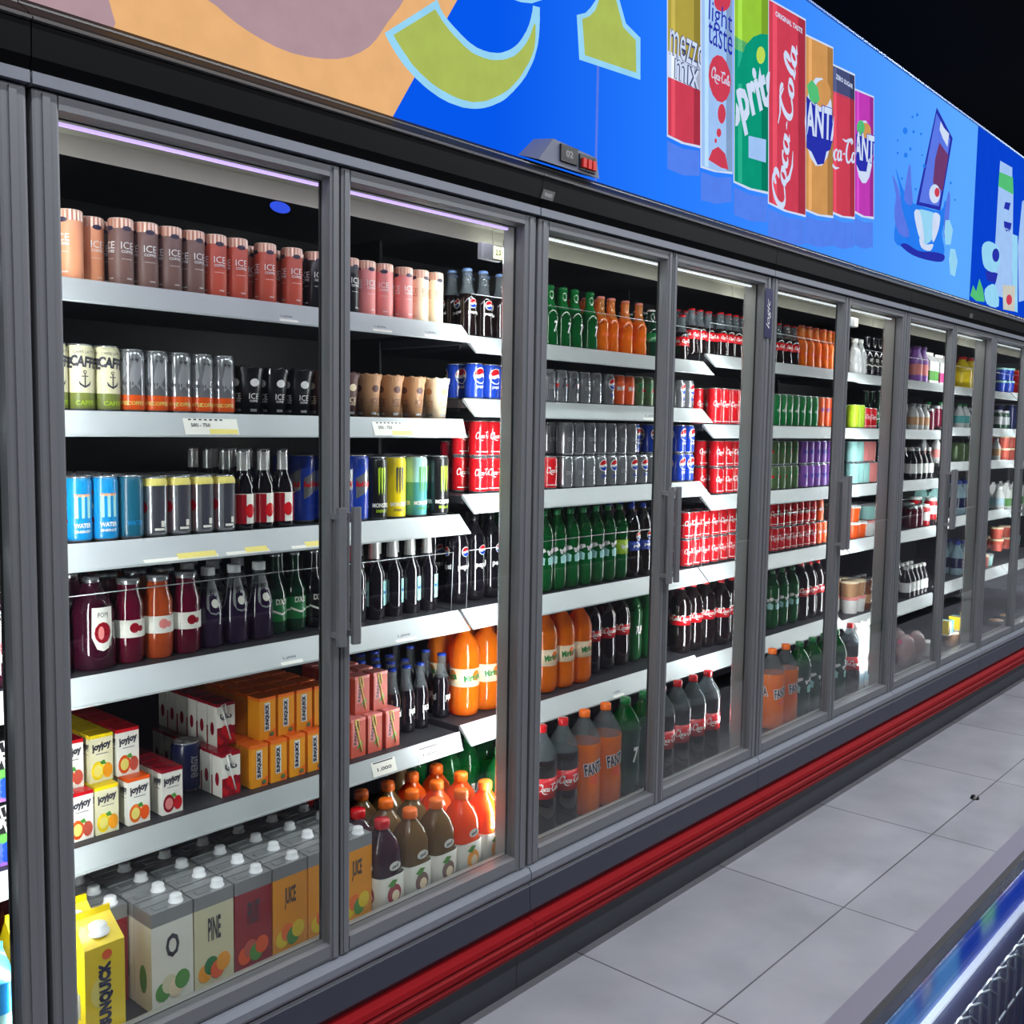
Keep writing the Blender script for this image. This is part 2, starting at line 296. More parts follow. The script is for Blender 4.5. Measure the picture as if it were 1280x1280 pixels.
def art_sketch(b, mp, r, h):
    for a0 in (0, -1.2, 2):
        q = cyl(r, .0005, a0); PG(b, q, [(-.014, h*.55), (-.004, h*.92), (.002, h*.78), (.010, h*.9), (.013, h*.62), (.004, h*.5), (.009, h*.36), (-.002, h*.45), (-.01, h*.38)], 'grey', .005)
        RC(b, q, -.012, .013, h*.44, h*.49, 'ink', .005); RC(b, q, -.01, .01, h*.82, h*.85, 'ink', .005); TT(b, q, 'COFFEE', r*1.3, .008, 0, h*.16, 'tag_yellow', 0, .02, 0, .005)
def art_sky(b, mp, r, h):
    for a0 in (0, 1.8):
        q = cyl(r, .0005, a0)
        RC(b, q, -.017, .017, h*.70, h*.74, 'peach', .005); RC(b, q, -.016, -.009, h*.38, h*.72, 'aqua', .005); RC(b, q, -.003, .003, h*.38, h*.72, 'aqua', .005); RC(b, q, .009, .016, h*.38, h*.72, 'aqua', .005)
        TT(b, q, 'WATER', r*1.3, .009, 0, h*.27, 'tag_white', 0, .03, 0, .005); TT(b, q, 'ENERGY', r*1.2, .005, 0, h*.18, 'tag_white', 0, .03, 0, .005)
    q = cyl(r, .0005, -1.6)
    for i in range(9): EL(b, cyl(r, .0006+.0002*i, -1.6), .008, .008, -.006+(i % 3)*.006, h*(.2+.07*i), ('orange', 'tag_white', 'red', 'tan')[i % 4], 8, .004)
def art_grey(b, mp, r, h):
    for a0 in (0, 2.6):
        q = cyl(r, .0005, a0); RC(b, q, -.013, .013, h*.1, h*.86, 'ink', .005); RC(b, cyl(r, .001, a0), -.01, .01, h*.12, h*.16, 'tag_white', .005); RC(b, cyl(r, .001, a0), .003, .011, h*.18, h*.28, 'tag_white', .005)
    RC(b, cyl(r, .0005, 1.1), -.005, .005, h*.08, h*.88, 'deep_red', .005); EL(b, cyl(r, .0005, -1.3), .011, .013, 0, h*.5, 'deep_red', 10, .004)
def art_claw(c):
    def f(b, mp, r, h):
        for a0 in (-.1, -2, 2):
            q = cyl(r, .0005, a0)
            for dx in (-.008, 0, .008): PG(b, q, [(dx-.003, h*.82), (dx+.003, h*.84), (dx+.0015, h*.45), (dx-.001, h*.4), (dx-.002, h*.5)], c)
            TT(b, q, 'MONSTER', r*1.6, .011, 0, h*.24, 'tag_white', 0, .03, 0, .005); TT(b, q, 'ENERGY', r*1, .007, 0, h*.15, c, 0, .02, 0, .005)
    return f
def art_bull(b, mp, r, h):
    for a0 in (0, -1.6):
        q = cyl(r, .0005, a0); PG(b, q, [(-.02, h*.35), (.022, h*.5), (.022, h*.8), (-.02, h*.66)], 'can_silver', .005); TT(b, cyl(r, .001, a0), 'Red Bull', r*1.3, .014, 0, h*.57, 'red', 0, .04, .1, .005)
C = (0, None)
kind('caffe_can', 'coffee_can', 'cream coffee can with anchor and olive base', 'can', can(.0262, .133, [(0, 'olive'), (.27, 'parchment')], art_caffe), .0262)
kind('orange_can', 'coffee_can', 'silver coffee can with orange base', 'can', can(.0262, .130, [(0, 'orange'), (.27, 'can_silver')], art_sketch), .0262)
kind('blue_can', 'energy_drink_can', 'slim sky blue can with striped panels', 'can', can(.027, .132, [(0, 'sky')], art_sky), .027)
kind('teal_can', 'energy_drink_can', 'dark teal slim can', 'can', can(.027, .132, [(0, 'teal')], art_word('WATER', .035, .01, .035, 'sky')), .027)
kind('grey_can', 'energy_drink_can', 'silver can with dark text panel', 'can', can(.027, .127, [(0, 'can_silver'), (.93, 'tag_yellow')], art_grey), .027)
kind('blue_energy_can', 'energy_drink_can', 'tall blue and silver energy can', 'can', can(.031, .167, [(0, 'blue')], art_bull), .031)
kind('black_energy_can', 'energy_drink_can', 'tall black energy can with green claws', 'can', can(.031, .162, [(0, 'black')], art_claw('lime')), .031)
kind('yellow_energy_can', 'energy_drink_can', 'tall yellow energy can with dark claws', 'can', can(.031, .162, [(0, 'yellow')], art_claw('ink')), .031)
kind('teal_energy_can', 'energy_drink_can', 'tall pale teal energy can', 'can', can(.031, .162, [(0, 'aquad'), (.6, 'aqua')], art_claw('leafp')), .031)
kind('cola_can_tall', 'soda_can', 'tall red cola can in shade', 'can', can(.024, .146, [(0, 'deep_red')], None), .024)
kind('navy_can', 'soda_can', 'lone dark blue soda can', 'can', can(.033, .115, [(0, 'navy')], art_word('ENERGY', .05, .018, .06, 'grey', 90)), .033)
cr = .0278
kind('cola_can', 'soda_can', 'red cola can', 'can', can(cr, .1025, [(0, 'red')], art_cola, seg=20), cr)
kind('cola_slim', 'soda_can', 'slim red cola can', 'can', can(cr, .14, [(0, 'red')], art_cola, seg=20), cr)
kind('sprite_slim', 'soda_can', 'slim green lemonade can', 'can', can(cr, .135, [(0, 'green')], art_word('Sprite', .045, .02, .08, 'white', 60), seg=16), cr)
kind('mirinda_slim', 'soda_can', 'slim orange soda can', 'can', can(cr, .135, [(0, 'orange')], art_word('FANTA', .04, .02, .08, 'blue', 10), seg=16), cr)
kind('pepsi_can', 'soda_can', 'blue cola can with round globe emblem', 'can', can(cr, .1025, [(0, 'blue')], art_pepsi), cr)
kind('silver_can', 'soda_can', 'plain silver soda can', 'can', can(cr, .1025, [(0, 'can_silver')], art_word('DIET', .03, .012, .05, 'grey')), cr)
kind('seven_can_diet', 'soda_can', 'silver lemon soda can with red dot', 'can', can(cr, .1025, [(0, 'can_silver')], art_seven('ink')), cr)
kind('pepsi_can_diet', 'soda_can', 'silver can with round globe emblem', 'can', can(cr, .1025, [(0, 'can_silver')], art_pepsi_diet), cr)
kind('mirinda_can', 'soda_can', 'orange soda can', 'can', can(cr, .1025, [(0, 'orange')], art_word('Mirinda', .04, .016, .06, 'white', 8)), cr)
kind('seven_can', 'soda_can', 'green lemon soda can', 'can', can(cr, .1025, [(0, 'green_can')], art_seven('green'), seg=16), cr)
kind('purple_can', 'soda_can', 'purple grape soda can', 'can', can(cr, .1025, [(0, 'purple')], art_word('FANTA', .04, .02, .055, 'blue', 8), seg=16), cr)
# -- tall coffee bottles with a ribbed copper cap, and lidded cold cups
def ice_bottle(c, second='white', word='white'):
    def fn():
        r, h = .0245, .136; b = MB(); b.lathe([(r*.9, 0, c), (r, .004, c), (r, h-.024, c), (r*.97, h-.021, c)], 24)
        for a0 in (0, -1.55):
            q = cyl(r, .0007, a0)
            EL(b, q, .010, .005, 0, h-.021, 'tag_dark', 12, .004)
            TT(b, q, 'ICE', .026, .014, 0, h*.60, word, 0, .0, 0, .004); TT(b, q, 'COFFEE', .025, .0055, 0, h*.51, word, 0, .02, 0, .004)
            RC(b, q, -.012, .010, h*.40, h*.405, word, .004); TT(b, q, 'DRINK', .012, .003, .004, h*.12, word, 0, .02, 0, .004)
        cp = MB(); n = 36; pr = []
        v = []; z0, z1 = h-.021, h
        for z, k in ((z0, 1.02), (z1-.002, 1.0), (z1, .93)):
            for i in range(n): a = 2*pi*i/n; rr = r*k*(1 if i % 2 else .955); v.append((rr*cos(a), rr*sin(a), z))
        f = [(j*n+i, j*n+(i+1) % n, (j+1)*n+(i+1) % n, (j+1)*n+i) for j in (0, 1) for i in range(n)]
        cp.add(v, f[:n:2]+f[n:], 'copper'); cp.add(v, f[1:n:2], 'copper_shade'); cp.add([v[2*n+i] for i in range(n)], [tuple(range(n))], 'copper')  # ribs coloured light and dark by turns, painting in the copper's reflections
        return [('body', b), ('cap', cp)]
    return fn
for k, c, d in (('ice_peach', 'peach', 'peach coffee bottle with copper cap'), ('ice_brown', 'brown_can', 'grey brown coffee bottle with copper cap'), ('ice_rust', 'rust', 'rust red coffee bottle with copper cap'), ('ice_dark', 'cup_black', 'black coffee bottle with copper cap'), ('ice_pink', 'pinkish', 'pink coffee bottle with copper cap')):
    kind(k, 'coffee_bottle', d, 'bottle', ice_bottle(c), .0265)
kind('ice_cream', 'coffee_bottle', 'cream coffee bottle with copper cap', 'bottle', ice_bottle('cream', word='tan'), .0265)
def cup(c, rim, word):
    def fn():
        r0, r1, h = .024, .033, .098; b = MB(); b.lathe([(r0*.9, .001, c), (r0, 0, c), (r1, h, c)], 24)
        for a0 in (0, -1.5):
            q = lambda x, y, a0=a0: (lambda rr: (rr*sin(x/rr+a0), -rr*cos(x/rr+a0), y))(r0+(r1-r0)*y/h+.0006)
            EL(b, q, .011, .009, 0, h*.76, word, 12, .004); TT(b, q, 'ICE', .024, .013, 0, h*.45, word, 0, 0, 0, .004); TT(b, q, 'COFFEE', .02, .005, 0, h*.34, word, 0, .02, 0, .004); RC(b, q, -.008, .008, h*.1, h*.16, 'grey', .004)
        l = MB(); n = 24; v = []
        for z, k in ((h-.002, 1.04), (h+.008, 1.10), (h+.012, 1.02), (h+.006, .85)):
            for i in range(n): a = 2*pi*i/n; v.append((r1*k*cos(a), r1*k*sin(a), z+(.003*(i % 3 == 0) if z > h else 0)))
        l.add(v, [(j*n+i, j*n+(i+1) % n, (j+1)*n+(i+1) % n, (j+1)*n+i) for j in range(3) for i in range(n)]+[tuple(range(3*n, 4*n))], rim)
        return [('body', b), ('lid', l)]
    return fn
for k, c, rim, w_, d in (('ice_cup_black', 'cup_black', 'black', 'white', 'black lidded iced coffee cup'), ('ice_cup_brown', 'cup_brown', 'cup_brown', 'cream', 'dark brown lidded iced coffee cup'), ('ice_cup_tan', 'tan', 'tan', 'cup_brown', 'tan lidded iced coffee cup'), ('ice_cup_cream', 'cream', 'cream', 'tan', 'cream lidded iced coffee cup')):
    kind(k, 'coffee_cup', d, 'cup', cup(c, rim, w_), .034)
# -- bottles: a profile turned round, with liquid up to the fill line, a label band and a cap
def bottle(pr, cap, art=None, seg=24, sq=0, capname='cap', crown=False):
    # pr rows: (radius, height, material); cap: (radius, z0, z1, material)
    def fn():
        b = MB(); b.lathe(pr, seg, sq)
        if art: art(b)
        c = MB(); r, z0, z1, m = cap
        if crown: c.lathe([(r*1.12, z0, m), (r*1.1, z0+.004, m), (r*.9, z1, m), (.0001, z1, m)], 16)
        else: c.lathe([(r, z0, m), (r*1.03, z0+.001, m), (r, z1-.001, m), (r*.9, z1, m), (.0001, z1, m)], 16)
        return [('body', b), (capname, c)]
    return fn
def glass_pr(L, top, h, r=.0285, wall=None, base=None):
    w_ = wall or L
    return [(r*.75, .002, L), (r*.95, 0, L), (r, .012, L), (r*1.0, h*.16, L), (r*.9, h*.30, L), (r*.97, h*.46, L), (r*.99, h*.52, w_), (r*.8, h*.63, top), (r*.52, h*.74, top), (r*.46, h*.86, top), (r*.5, h*.96, top), (r*.46, h*.97, top)]
def a_word(t, r, w_, h_, z, m, rot=0, shear=0, angs=(0, -1.8)):
    def f(b):
        for a in angs: TT(b, cyl(r, .0008, a), t, w_, h_, 0, z, m, rot, .03, shear, .006)
    return f
def chain(*fs): return lambda b: [f(b) for f in fs]
def a_band(r, z0, z1, m, seg=24): return lambda b: b.lathe([(r+.0006, z0, m), (r+.0006, z1, m), (r*.99, z1, m)], seg)
def a_globe(r, z, q, angs=(0, -1.9), ring='white'): return lambda b: [globe(b, cyl(r, .0008, a), 0, z, q, ring) for a in angs]
def gl(L, top, cap, art, h=.187, d='', key='', name='soda_bottle', r=.0285):
    kind(key, name, d, 'bottle', bottle(glass_pr(L, top, h, r), (r*.46, h*.96, h, cap), art, 20, crown=True), r)
gl('cola', 'clear', 'cap_blue', chain(a_globe(.0275, .095, .012), a_word('pepsi', .0285, .03, .01, .07, 'white')), h=.192, d='glass cola bottle with pale blue cap', key='pepsi_glass')
gl('green_pet', 'seven_green', 'green', chain(a_word('7', .0285, .016, .034, .062, 'white', 0, .2)), h=.187, d='green glass lemon soda bottle', key='seven_glass')
gl('orange_soda', 'clear_orange', 'pinkish', a_word('Mirinda', .0275, .04, .014, .06, 'orange_cap', 8), h=.18, d='orange soda glass bottle', key='mirinda_glass')
gl('green_dark', 'green_dark', 'white', a_band(.0285, .055, .085, 'green'), h=.165, d='dark green glass lemonade bottle', key='sprite_glass')
gl('cola', 'clear', 'red', chain(a_band(.0285, .058, .09, 'red'), a_word('Coca-Cola', .029, .045, .016, .074, 'white', 0, .4)), h=.17, d='cola glass bottle with red label', key='cola_glass')
gl('malt', 'clear', 'blue', a_word('pepsi', .0265, .02, .026, .06, 'white', 0), h=.185, d='small dark cola bottle with blue cap', key='cola_glass_small', r=.026)
kind('cherry_bottle', 'malt_bottle', 'dark bottle with cherry label and foil neck', 'bottle', bottle([(.024, 0, 'malt'), (.026, .006, 'malt'), (.0262, .016, 'tag_white'), (.0262, .082, 'tag_white'), (.026, .083, 'malt'), (.0255, .10, 'malt'), (.014, .128, 'malt'), (.0125, .135, 'foil'), (.012, .176, 'foil')], (.0125, .176, .184, 'steel'),
    lambda b: [EL(b, cyl(.0262, .0008, a), .012, .016, 0, .045, 'red', 12, .004) for a in (0, -1.8)]+[RC(b, cyl(.0262, .0006, a+1), -.012, .012, .016, .082, 'deep_red', .005) for a in (0, 2.5, -1.8)]), .0265)
def beer(L, lab, key, d):
    kind(key, 'malt_bottle', d, 'bottle', bottle([(.024, 0, L), (.0275, .006, L), (.028, .02, L), (.028, .03, lab), (.028, .085, L), (.0275, .10, L), (.014, .135, L), (.012, .15, L), (.0115, .18, L), (.013, .186, L)], (.0135, .186, .194, 'steel'),
        chain(a_word('DXB', .028, .03, .014, .078, 'tag_white'), lambda b: [PG(b, cyl(.028, .0008, a), [(-.025, .055), (0, .045), (.025, .052), (.025, .056), (0, .05), (-.025, .06)], 'tag_white', .006) for a in (0, -1.8)]), 20), .0285)
beer('green_dark', 'green', 'green_beer', 'green glass malt bottle'); beer('malt', 'black', 'black_beer', 'black glass malt bottle')
kind('malt_red', 'malt_bottle', 'black bottle with red foil neck', 'bottle', bottle([(.029, 0, 'malt'), (.031, .006, 'malt'), (.031, .12, 'malt'), (.018, .15, 'malt'), (.0155, .158, 'red'), (.013, .205, 'red')], (.0135, .205, .213, 'red'), a_word('MALT', .031, .03, .012, .08, 'grey')), .0315)
kind('malt_silver', 'malt_bottle', 'black bottle with silver foil neck', 'bottle', bottle([(.029, 0, 'malt'), (.031, .006, 'malt'), (.031, .12, 'malt'), (.018, .15, 'malt'), (.0155, .158, 'foil'), (.013, .205, 'foil')], (.0135, .205, .213, 'foil_gold'),
    lambda b: [RC(b, cyl(.031, .0006, a), -.012, .012, .035, .10, 'aqua', .005) for a in (.5, -1.6)]+[TT(b, cyl(.031, .0012, a), 'MALT', .02, .009, 0, .07, 'blue', 0, .02, 0, .005) for a in (.5, -1.6)]), .0315)
def jug_pr(L, r, h, cr=.0): return [(r*.85, 0, L), (r, .008, L), (r*1.0, h*.28, L), (r*.96, h*.45, L), (r*.97, h*.6, L), (r*.72, h*.78, L), (r*.44, h*.88, L), (r*.42, h*.93, L)]
def lab_jug(b):
    for a in (0, 3.1):
        q = cyl(.045, .0008, a); PG(b, q, [(-.021, .13), (.021, .13), (.022, .07), (.012, .045), (0, .04), (-.012, .045), (-.022, .07)], 'tag_white', .005)
        EL(b, cyl(.045, .0014, a), .017, .022, 0, .078, 'deep_red', 12, .005); EL(b, cyl(.045, .002, a), .006, .014, -.004, .078, 'pinkish', 10); TT(b, cyl(.045, .0014, a), 'POM', .02, .01, 0, .115, 'ink', 0, .0, 0, .005)
kind('dark_jug', 'juice_bottle', 'dark pomegranate bottle with arched label', 'bottle', bottle(jug_pr('jug_juice', .045, .19), (.0165, .172, .19, 'steel'), lab_jug), .046)
def lab_sq(c, z0=.055, z1=.092, r=.0315):
    def f(b):
        b.lathe([(r+.0008, z0, 'tag_white'), (r+.0008, z1, 'tag_white'), (r*.99, z1, 'tag_white')], 24)
        for a in (0, -2, 2): EL(b, cyl(r, .0014, a), .010, .011, -.004, (z0+z1)/2+.002, c, 10, .004); EL(b, cyl(r, .002, a), .006, .007, .008, (z0+z1)/2, c, 8, .004)
    return f
juice = lambda L: [(.026, 0, L), (.030, .006, L), (.031, .05, L), (.0315, .092, L), (.030, .105, L), (.0315, .12, L), (.023, .148, L), (.021, .166, L)]
kind('red_juice', 'juice_bottle', 'red juice bottle with square white label', 'bottle', bottle(juice('red_juice_l'), (.0235, .166, .180, 'silver'), lab_sq('deep_red')), .033)
kind('orange_juice', 'juice_bottle', 'peach orange juice bottle with white label', 'bottle', bottle(juice('peach_juice_l'), (.0235, .166, .180, 'silver'), lab_sq('pinkish')), .033)
def lab_pear(b):
    for a in (0, -1.9, 2.2):
        q = lambda x, y, a=a: (lambda rr: (rr*sin(x/rr+a), -rr*cos(x/rr+a), y))(.0325-max(0, (y-.085))*.27+.0008)
        PG(b, q, [(-.009, .15), (.009, .15), (.019, .105), (.02, .09), (.012, .078), (0, .074), (-.012, .078), (-.02, .09), (-.019, .105)], 'grey', .004)
        q2 = lambda x, y, a=a: (lambda rr: (rr*sin(x/rr+a), -rr*cos(x/rr+a), y))(.0325-max(0, (y-.085))*.27+.0014)
        EL(b, q2, .009, .010, 0, .1, 'tag_white', 12, .004); TT(b, q2, 'RICO', .018, .008, 0, .128, 'ink', 0, .03, 0, .004)
kind('pear_bottle', 'juice_bottle', 'dark purple bottle with grey shoulder label', 'bottle', bottle([(.029, 0, 'purple_juice'), (.033, .006, 'purple_juice'), (.0325, .085, 'purple_juice'), (.020, .13, 'clear'), (.014, .155, 'clear'), (.0135, .166, 'clear')], (.0155, .162, .181, 'cap_white'), lab_pear), .0335)
# large plastic bottles
def pet(L, top, cap, h, r, art, sq=0, seg=24, fill=.80):
    pr = [(r*.3, .010, L), (r*.62, 0, L), (r*.86, .004, L), (r, .022, L), (r, h*.30, L), (r*.965, h*.34, L), (r*.965, h*.54, L), (r, h*.58, L), (r*.99, h*.70, top), (r*.80, h*.80, top), (r*.46, h*.88, top), (r*.30, h*.925, top), (r*.29, h*.945, top)]
    return bottle(pr, (r*.32, h*.935, h, cap), art, seg, sq)
def petlab(r, h, m, word, wm='white', w_=.06, hh=.026, shear=0, rot=0, rr=.965, z0=.34, z1=.54):
    q = r*rr
    def f(b):
        if m: b.lathe([(q*.99, h*z0+.001, m), (q+.0008, h*z0+.001, m), (q+.0008, h*z1-.001, m), (q*.99, h*z1-.001, m)], 24)
        for a in (-.1, -1.9, 2): TT(b, cyl(q, .0016, a), word, w_, hh, 0, h*(z0+z1)/2, wm, rot, .04, shear, .006)
    return f
kind('cola_pet', 'soda_bottle', 'large cola bottle with red cap and label', 'bottle', pet('cola', 'clear', 'red', .315, .049, petlab(.049, .315, 'red', 'Coca-Cola', w_=.085, hh=.032, shear=.4)), .05)
kind('cola_pet_1', 'soda_bottle', 'cola plastic bottle with red label', 'bottle', pet('cola', 'cola', 'red', .262, .041, petlab(.041, .262, 'red', 'Coca-Cola', w_=.075, hh=.03, shear=.4, z0=.42, z1=.62)), .042)
def fanta(b):
    r = .053; q = r*.965
    for a in (-.1, -2): TT(b, cyl(q, .001, a), 'FANTA', .075, .04, 0, .15, 'white', 10, .12, .1, .006); TT(b, cyl(q, .002, a), 'FANTA', .07, .036, 0, .15, 'ink', 10, .03, .1, .006); PG(b, cyl(q, .001, a), [(-.02, .11), (0, .085), (.02, .11), (.012, .125), (-.01, .128)], 'orange', .006)
kind('fanta_pet', 'soda_bottle', 'large orange soda bottle with orange cap', 'bottle', pet('orange_soda', 'clear', 'orange_cap', .318, .053, fanta), .054)
def mir(b):
    r = .044; q = r*.965; b.lathe([(q*.99, .088, 'cream'), (q+.0008, .088, 'cream'), (q+.0008, .14, 'cream'), (q*.99, .14, 'cream')], 24)
    for a in (-.1, -1.9, 2): TT(b, cyl(q, .0016, a), 'Mirinda', .055, .02, 0, .116, 'green', 8, .04, 0, .006); EL(b, cyl(q, .0012, a), .014, .016, .012, .12, 'orange_cap', 10, .005)
kind('mirinda_pet_1', 'soda_bottle', 'orange soda bottle with cream label band', 'bottle', pet('orange_soda', 'orange_soda', 'orange_cap', .268, .044, mir), .0445)
kind('seven_pet', 'soda_bottle', 'large green lemon soda bottle', 'bottle', pet('green_dark', 'clear_green', 'green', .315, .052, petlab(.052, .315, None, '7', w_=.024, hh=.05, shear=.2)), .053)
kind('seven_pet_1', 'soda_bottle', 'green lemon soda plastic bottle', 'bottle', pet('green_pet', 'clear_green', 'green', .262, .038, petlab(.038, .262, None, '7UP', w_=.03, hh=.03, shear=.2)), .039)
def sprl(r, h, m='green'):
    def f(b):
        for a in (0, -1.2, 1.2, 3): TT(b, cyl(r*.965, .0012, a), 'Sprite', r*1.0, .022, 0, h*.5, 'white', 25, .08, 0, .006); PG(b, cyl(r*.965, .0010, a), [(-.012, h*.34), (.012, h*.34), (.014, h*.42), (0, h*.45), (-.014, h*.42)], 'aqua', .006)
    return f
kind('sprite_pet', 'soda_bottle', 'green plastic bottle with white lettering', 'bottle', pet('green_pet', 'clear_green', 'green', .252, .032, sprl(.032, .252)), .033)
kind('sprite_pet_big', 'soda_bottle', 'large dim green lemonade bottle', 'bottle', pet('green_dark', 'clear_green', 'green', .31, .05, sprl(.05, .31)), .051)
kind('sprite_pet_small', 'soda_bottle', 'small green bottle with white cap', 'bottle', pet('green_pet', 'clear_green', 'green', .2, .032, petlab(.032, .2, 'green', 'Sprite', w_=.04, hh=.016)), .033)
kind('lime_pet', 'soda_bottle', 'green bottle with bright lime label', 'bottle', pet('green_pet', 'clear_green', 'green', .252, .032, petlab(.032, .252, 'lime', 'Sprite', w_=.04, hh=.018)), .033)
kind('pepsi_pet', 'soda_bottle', 'cola bottle with blue globe label', 'bottle', pet('cola', 'cola', 'blue', .252, .034, chain(petlab(.034, .252, 'blue', 'pepsi', w_=.035, hh=.014, z0=.36, z1=.5), a_globe(.034, .142, .012))), .035)
kind('pepsi_max_pet', 'soda_bottle', 'black cola bottle with globe emblem', 'bottle', pet('malt', 'malt', 'black', .25, .034, chain(petlab(.034, .25, None, 'pepsi', w_=.04, hh=.02, z0=.34, z1=.5), a_globe(.034, .15, .013))), .035)
def jpet(L, cap, fruit):
    def fn():
        r, h = .0445, .222; b = MB(); b.lathe([(r*.9, 0, 'tag_white'), (r*1.0, .004, 'tag_white'), (r*1.0, .088, 'tag_white'), (r*.985, .09, L)], 24, 5)
        b.lathe([(r*.985, .09, L), (r*.97, .12, L), (r*.93, .145, L), (r*.72, .172, L), (r*.42, .19, L), (r*.34, .197, L), (r*.34, .203, L)], 24, 3)
        for a in (0, -pi/2):
            q = (lambda x, y: (x, -r*.9*1.115, y)) if a == 0 else (lambda x, y: (-r*.9*1.115, -x, y))
            EL(b, q, .022, .024, .002, .045, fruit, 14); qq = (lambda x, y, q=q: tuple(v*1.012 if i < 2 else v for i, v in enumerate(q(x, y)))); EL(b, qq, .012, .014, .006, .04, 'cream', 12); PG(b, qq, [(-.02, .07), (-.002, .062), (.012, .078), (-.004, .082)], 'leafp')
            q3 = (lambda x, y: (x, -r*.965-.0035, y)) if a == 0 else (lambda x, y: (-r*.965-.0035, -x, y))
            EL(b, q3, .018, .011, .002, .115, 'tag_white', 14); TT(b, (lambda x, y, q3=q3: tuple(v*1.012 if i < 2 else v for i, v in enumerate(q3(x, y)))), 'zad', .022, .009, .002, .115, 'navy', 10, .02, .2)
        c = MB(); c.lathe([(r*.42, .199, cap), (r*.44, .201, cap), (r*.43, .217, cap), (r*.38, .221, cap), (.0001, .221, cap)], 20)
        return [('body', b), ('cap', c)]
    return fn
kind('pet_orange_juice', 'juice_bottle', 'orange juice bottle with orange cap', 'bottle', jpet('orange_juice_l', 'orange_cap', 'amberp'), .0462)
kind('pet_brown_juice', 'juice_bottle', 'brown juice bottle with orange cap', 'bottle', jpet('brown_juice', 'orange_cap', 'brown_can'), .0455)
kind('pet_red_juice', 'juice_bottle', 'dark berry juice bottle with red cap', 'bottle', jpet('berry_juice', 'red', 'deep_red'), .0455)
# -- small drink boxes
def dbox(w_, d, h, base, top, art, straw=None):
    def fn():
        b = MB(); b.box(-w_, w_, -d, d, 0, h, base); b.box(-w_-.0003, w_+.0003, -d-.0003, d+.0003, h*.93, h+.0003, top)
        art(b, front(d), side(w_), w_, h)
        out = [('box_body', b)]
        if straw:
            s_ = MB(); s_.tube([(-w_*.5, -d-.002, h*.96), (w_*.45, -d-.002, h*.12)], .0018, straw); s_.tube([(-w_*.5, -d-.002, h*.96), (-w_*.1, -d-.002, h*.98), (w_*.1, -d-.002, h*.7)], .0016, straw); out.append(('straw', s_))
        return out
    return fn
def jb_art(fr, fr2, bg=None):
    def f(b, F, Sd, w_, h):
        for q, k in ((F, w_), (Sd, .018)):
            TT(b, q, 'joyjoy', k*1.75, .019, 0, h*.74, 'ink', 8, .06, .1); RC(b, q, -k*.5, k*.6, h*.58, h*.6, 'grey')
        EL(b, F, w_*.55, h*.2, -w_*.35, h*.24, fr, 14); EL(b, front(b_d(b), .001), w_*.42, h*.16, w_*.5, h*.22, fr2, 12); EL(b, front(b_d(b), .0014), w_*.38, h*.13, -w_*.35, h*.24, 'tag_yellow' if fr != 'deep_red' else 'pinkish', 12)
        PG(b, front(b_d(b), .0016), [(-w_*.2, h*.42), (w_*.2, h*.46), (w_*.4, h*.36), (0, h*.36)], 'leafp')
    return f
def b_d(b): return -min(v[1] for v in b.v[:8])
for k, top, a, c2, d in (('juice_box_red', 'red', 'orange', 'rust', 'red-topped juice box with mixed fruit'), ('juice_box_yellow', 'yellow', 'yellow', 'amberp', 'yellow-topped juice box with lemon'), ('juice_box_orange', 'orange', 'orange_cap', 'orange', 'juice box with orange slice'), ('juice_box_cherry', 'deep_red', 'deep_red', 'red', 'juice box with dark cherries')):
    kind(k, 'juice_box', d, 'carton', dbox(.0245, .0185, .1, 'tag_white' if 'yellow' not in k else 'parchment', top, jb_art(a, c2)), .026)
def pom_art(b, F, Sd, w_, h):
    RC(b, F, -w_, w_, 0, h*.44, 'deep_red'); 
    for i in range(7): EL(b, front(.019, .001+.0002*i), w_*.36, h*.12, -w_*.6+.2*w_*i, h*(.16+.1*(i % 3)), ('red', 'deep_red')[i % 2], 9)
    TT(b, F, 'ﺎﻴﻟﺍﺩ', w_*1.3, .016, 0, h*.68, 'ink', 0, .05); EL(b, Sd, .008, .016, 0, h*.4, 'deep_red')
kind('pomegranate_box', 'juice_box', 'white pomegranate juice box', 'carton', dbox(.024, .019, .1, 'tag_white', 'deep_red', pom_art, 'white'), .0265)
def sun_art(b, F, Sd, w_, h):
    RC(b, F, -w_*.42, w_*.3, h*.2, h*.88, 'tag_white'); TT(b, front(.024, .0012), 'SUNQUICK', h*.62, .012, -.0015, h*.54, 'navy', 90, .05, 0); PG(b, F, [(w_*.1, 0), (w_, 0), (w_, h*.24), (w_*.6, h*.2)], 'orange_cap'); EL(b, front(.024, .001), w_*.3, h*.06, w_*.5, h*.1, 'brown_can', 10); EL(b, front(.024, .0015), w_*.2, h*.03, w_*.55, h*.11, 'leafp', 8)
kind('sunquick_box', 'juice_box', 'orange juice box with upright lettering', 'carton', dbox(.0225, .024, .1, 'amberp', 'orange_cap', sun_art), .0265)
def straw_art(b, F, Sd, w_, h):
    RC(b, F, -w_*.8, w_*.1, h*.3, h*.95, 'pinkish'); TT(b, front(.022, .0012), 'SUNQUICK', h*.6, .011, -w_*.35, h*.62, 'ink', 84, .05, 0); PG(b, front(.022, .001), [(-w_*.3, h*.2), (w_*.6, h*.3), (w_*.3, h*.44)], 'leafp')
kind('straw_box', 'juice_box', 'coral red juice box with yellow straw', 'carton', dbox(.0235, .022, .1, 'rust', 'pinkish', straw_art, 'tag_yellow'), .027)
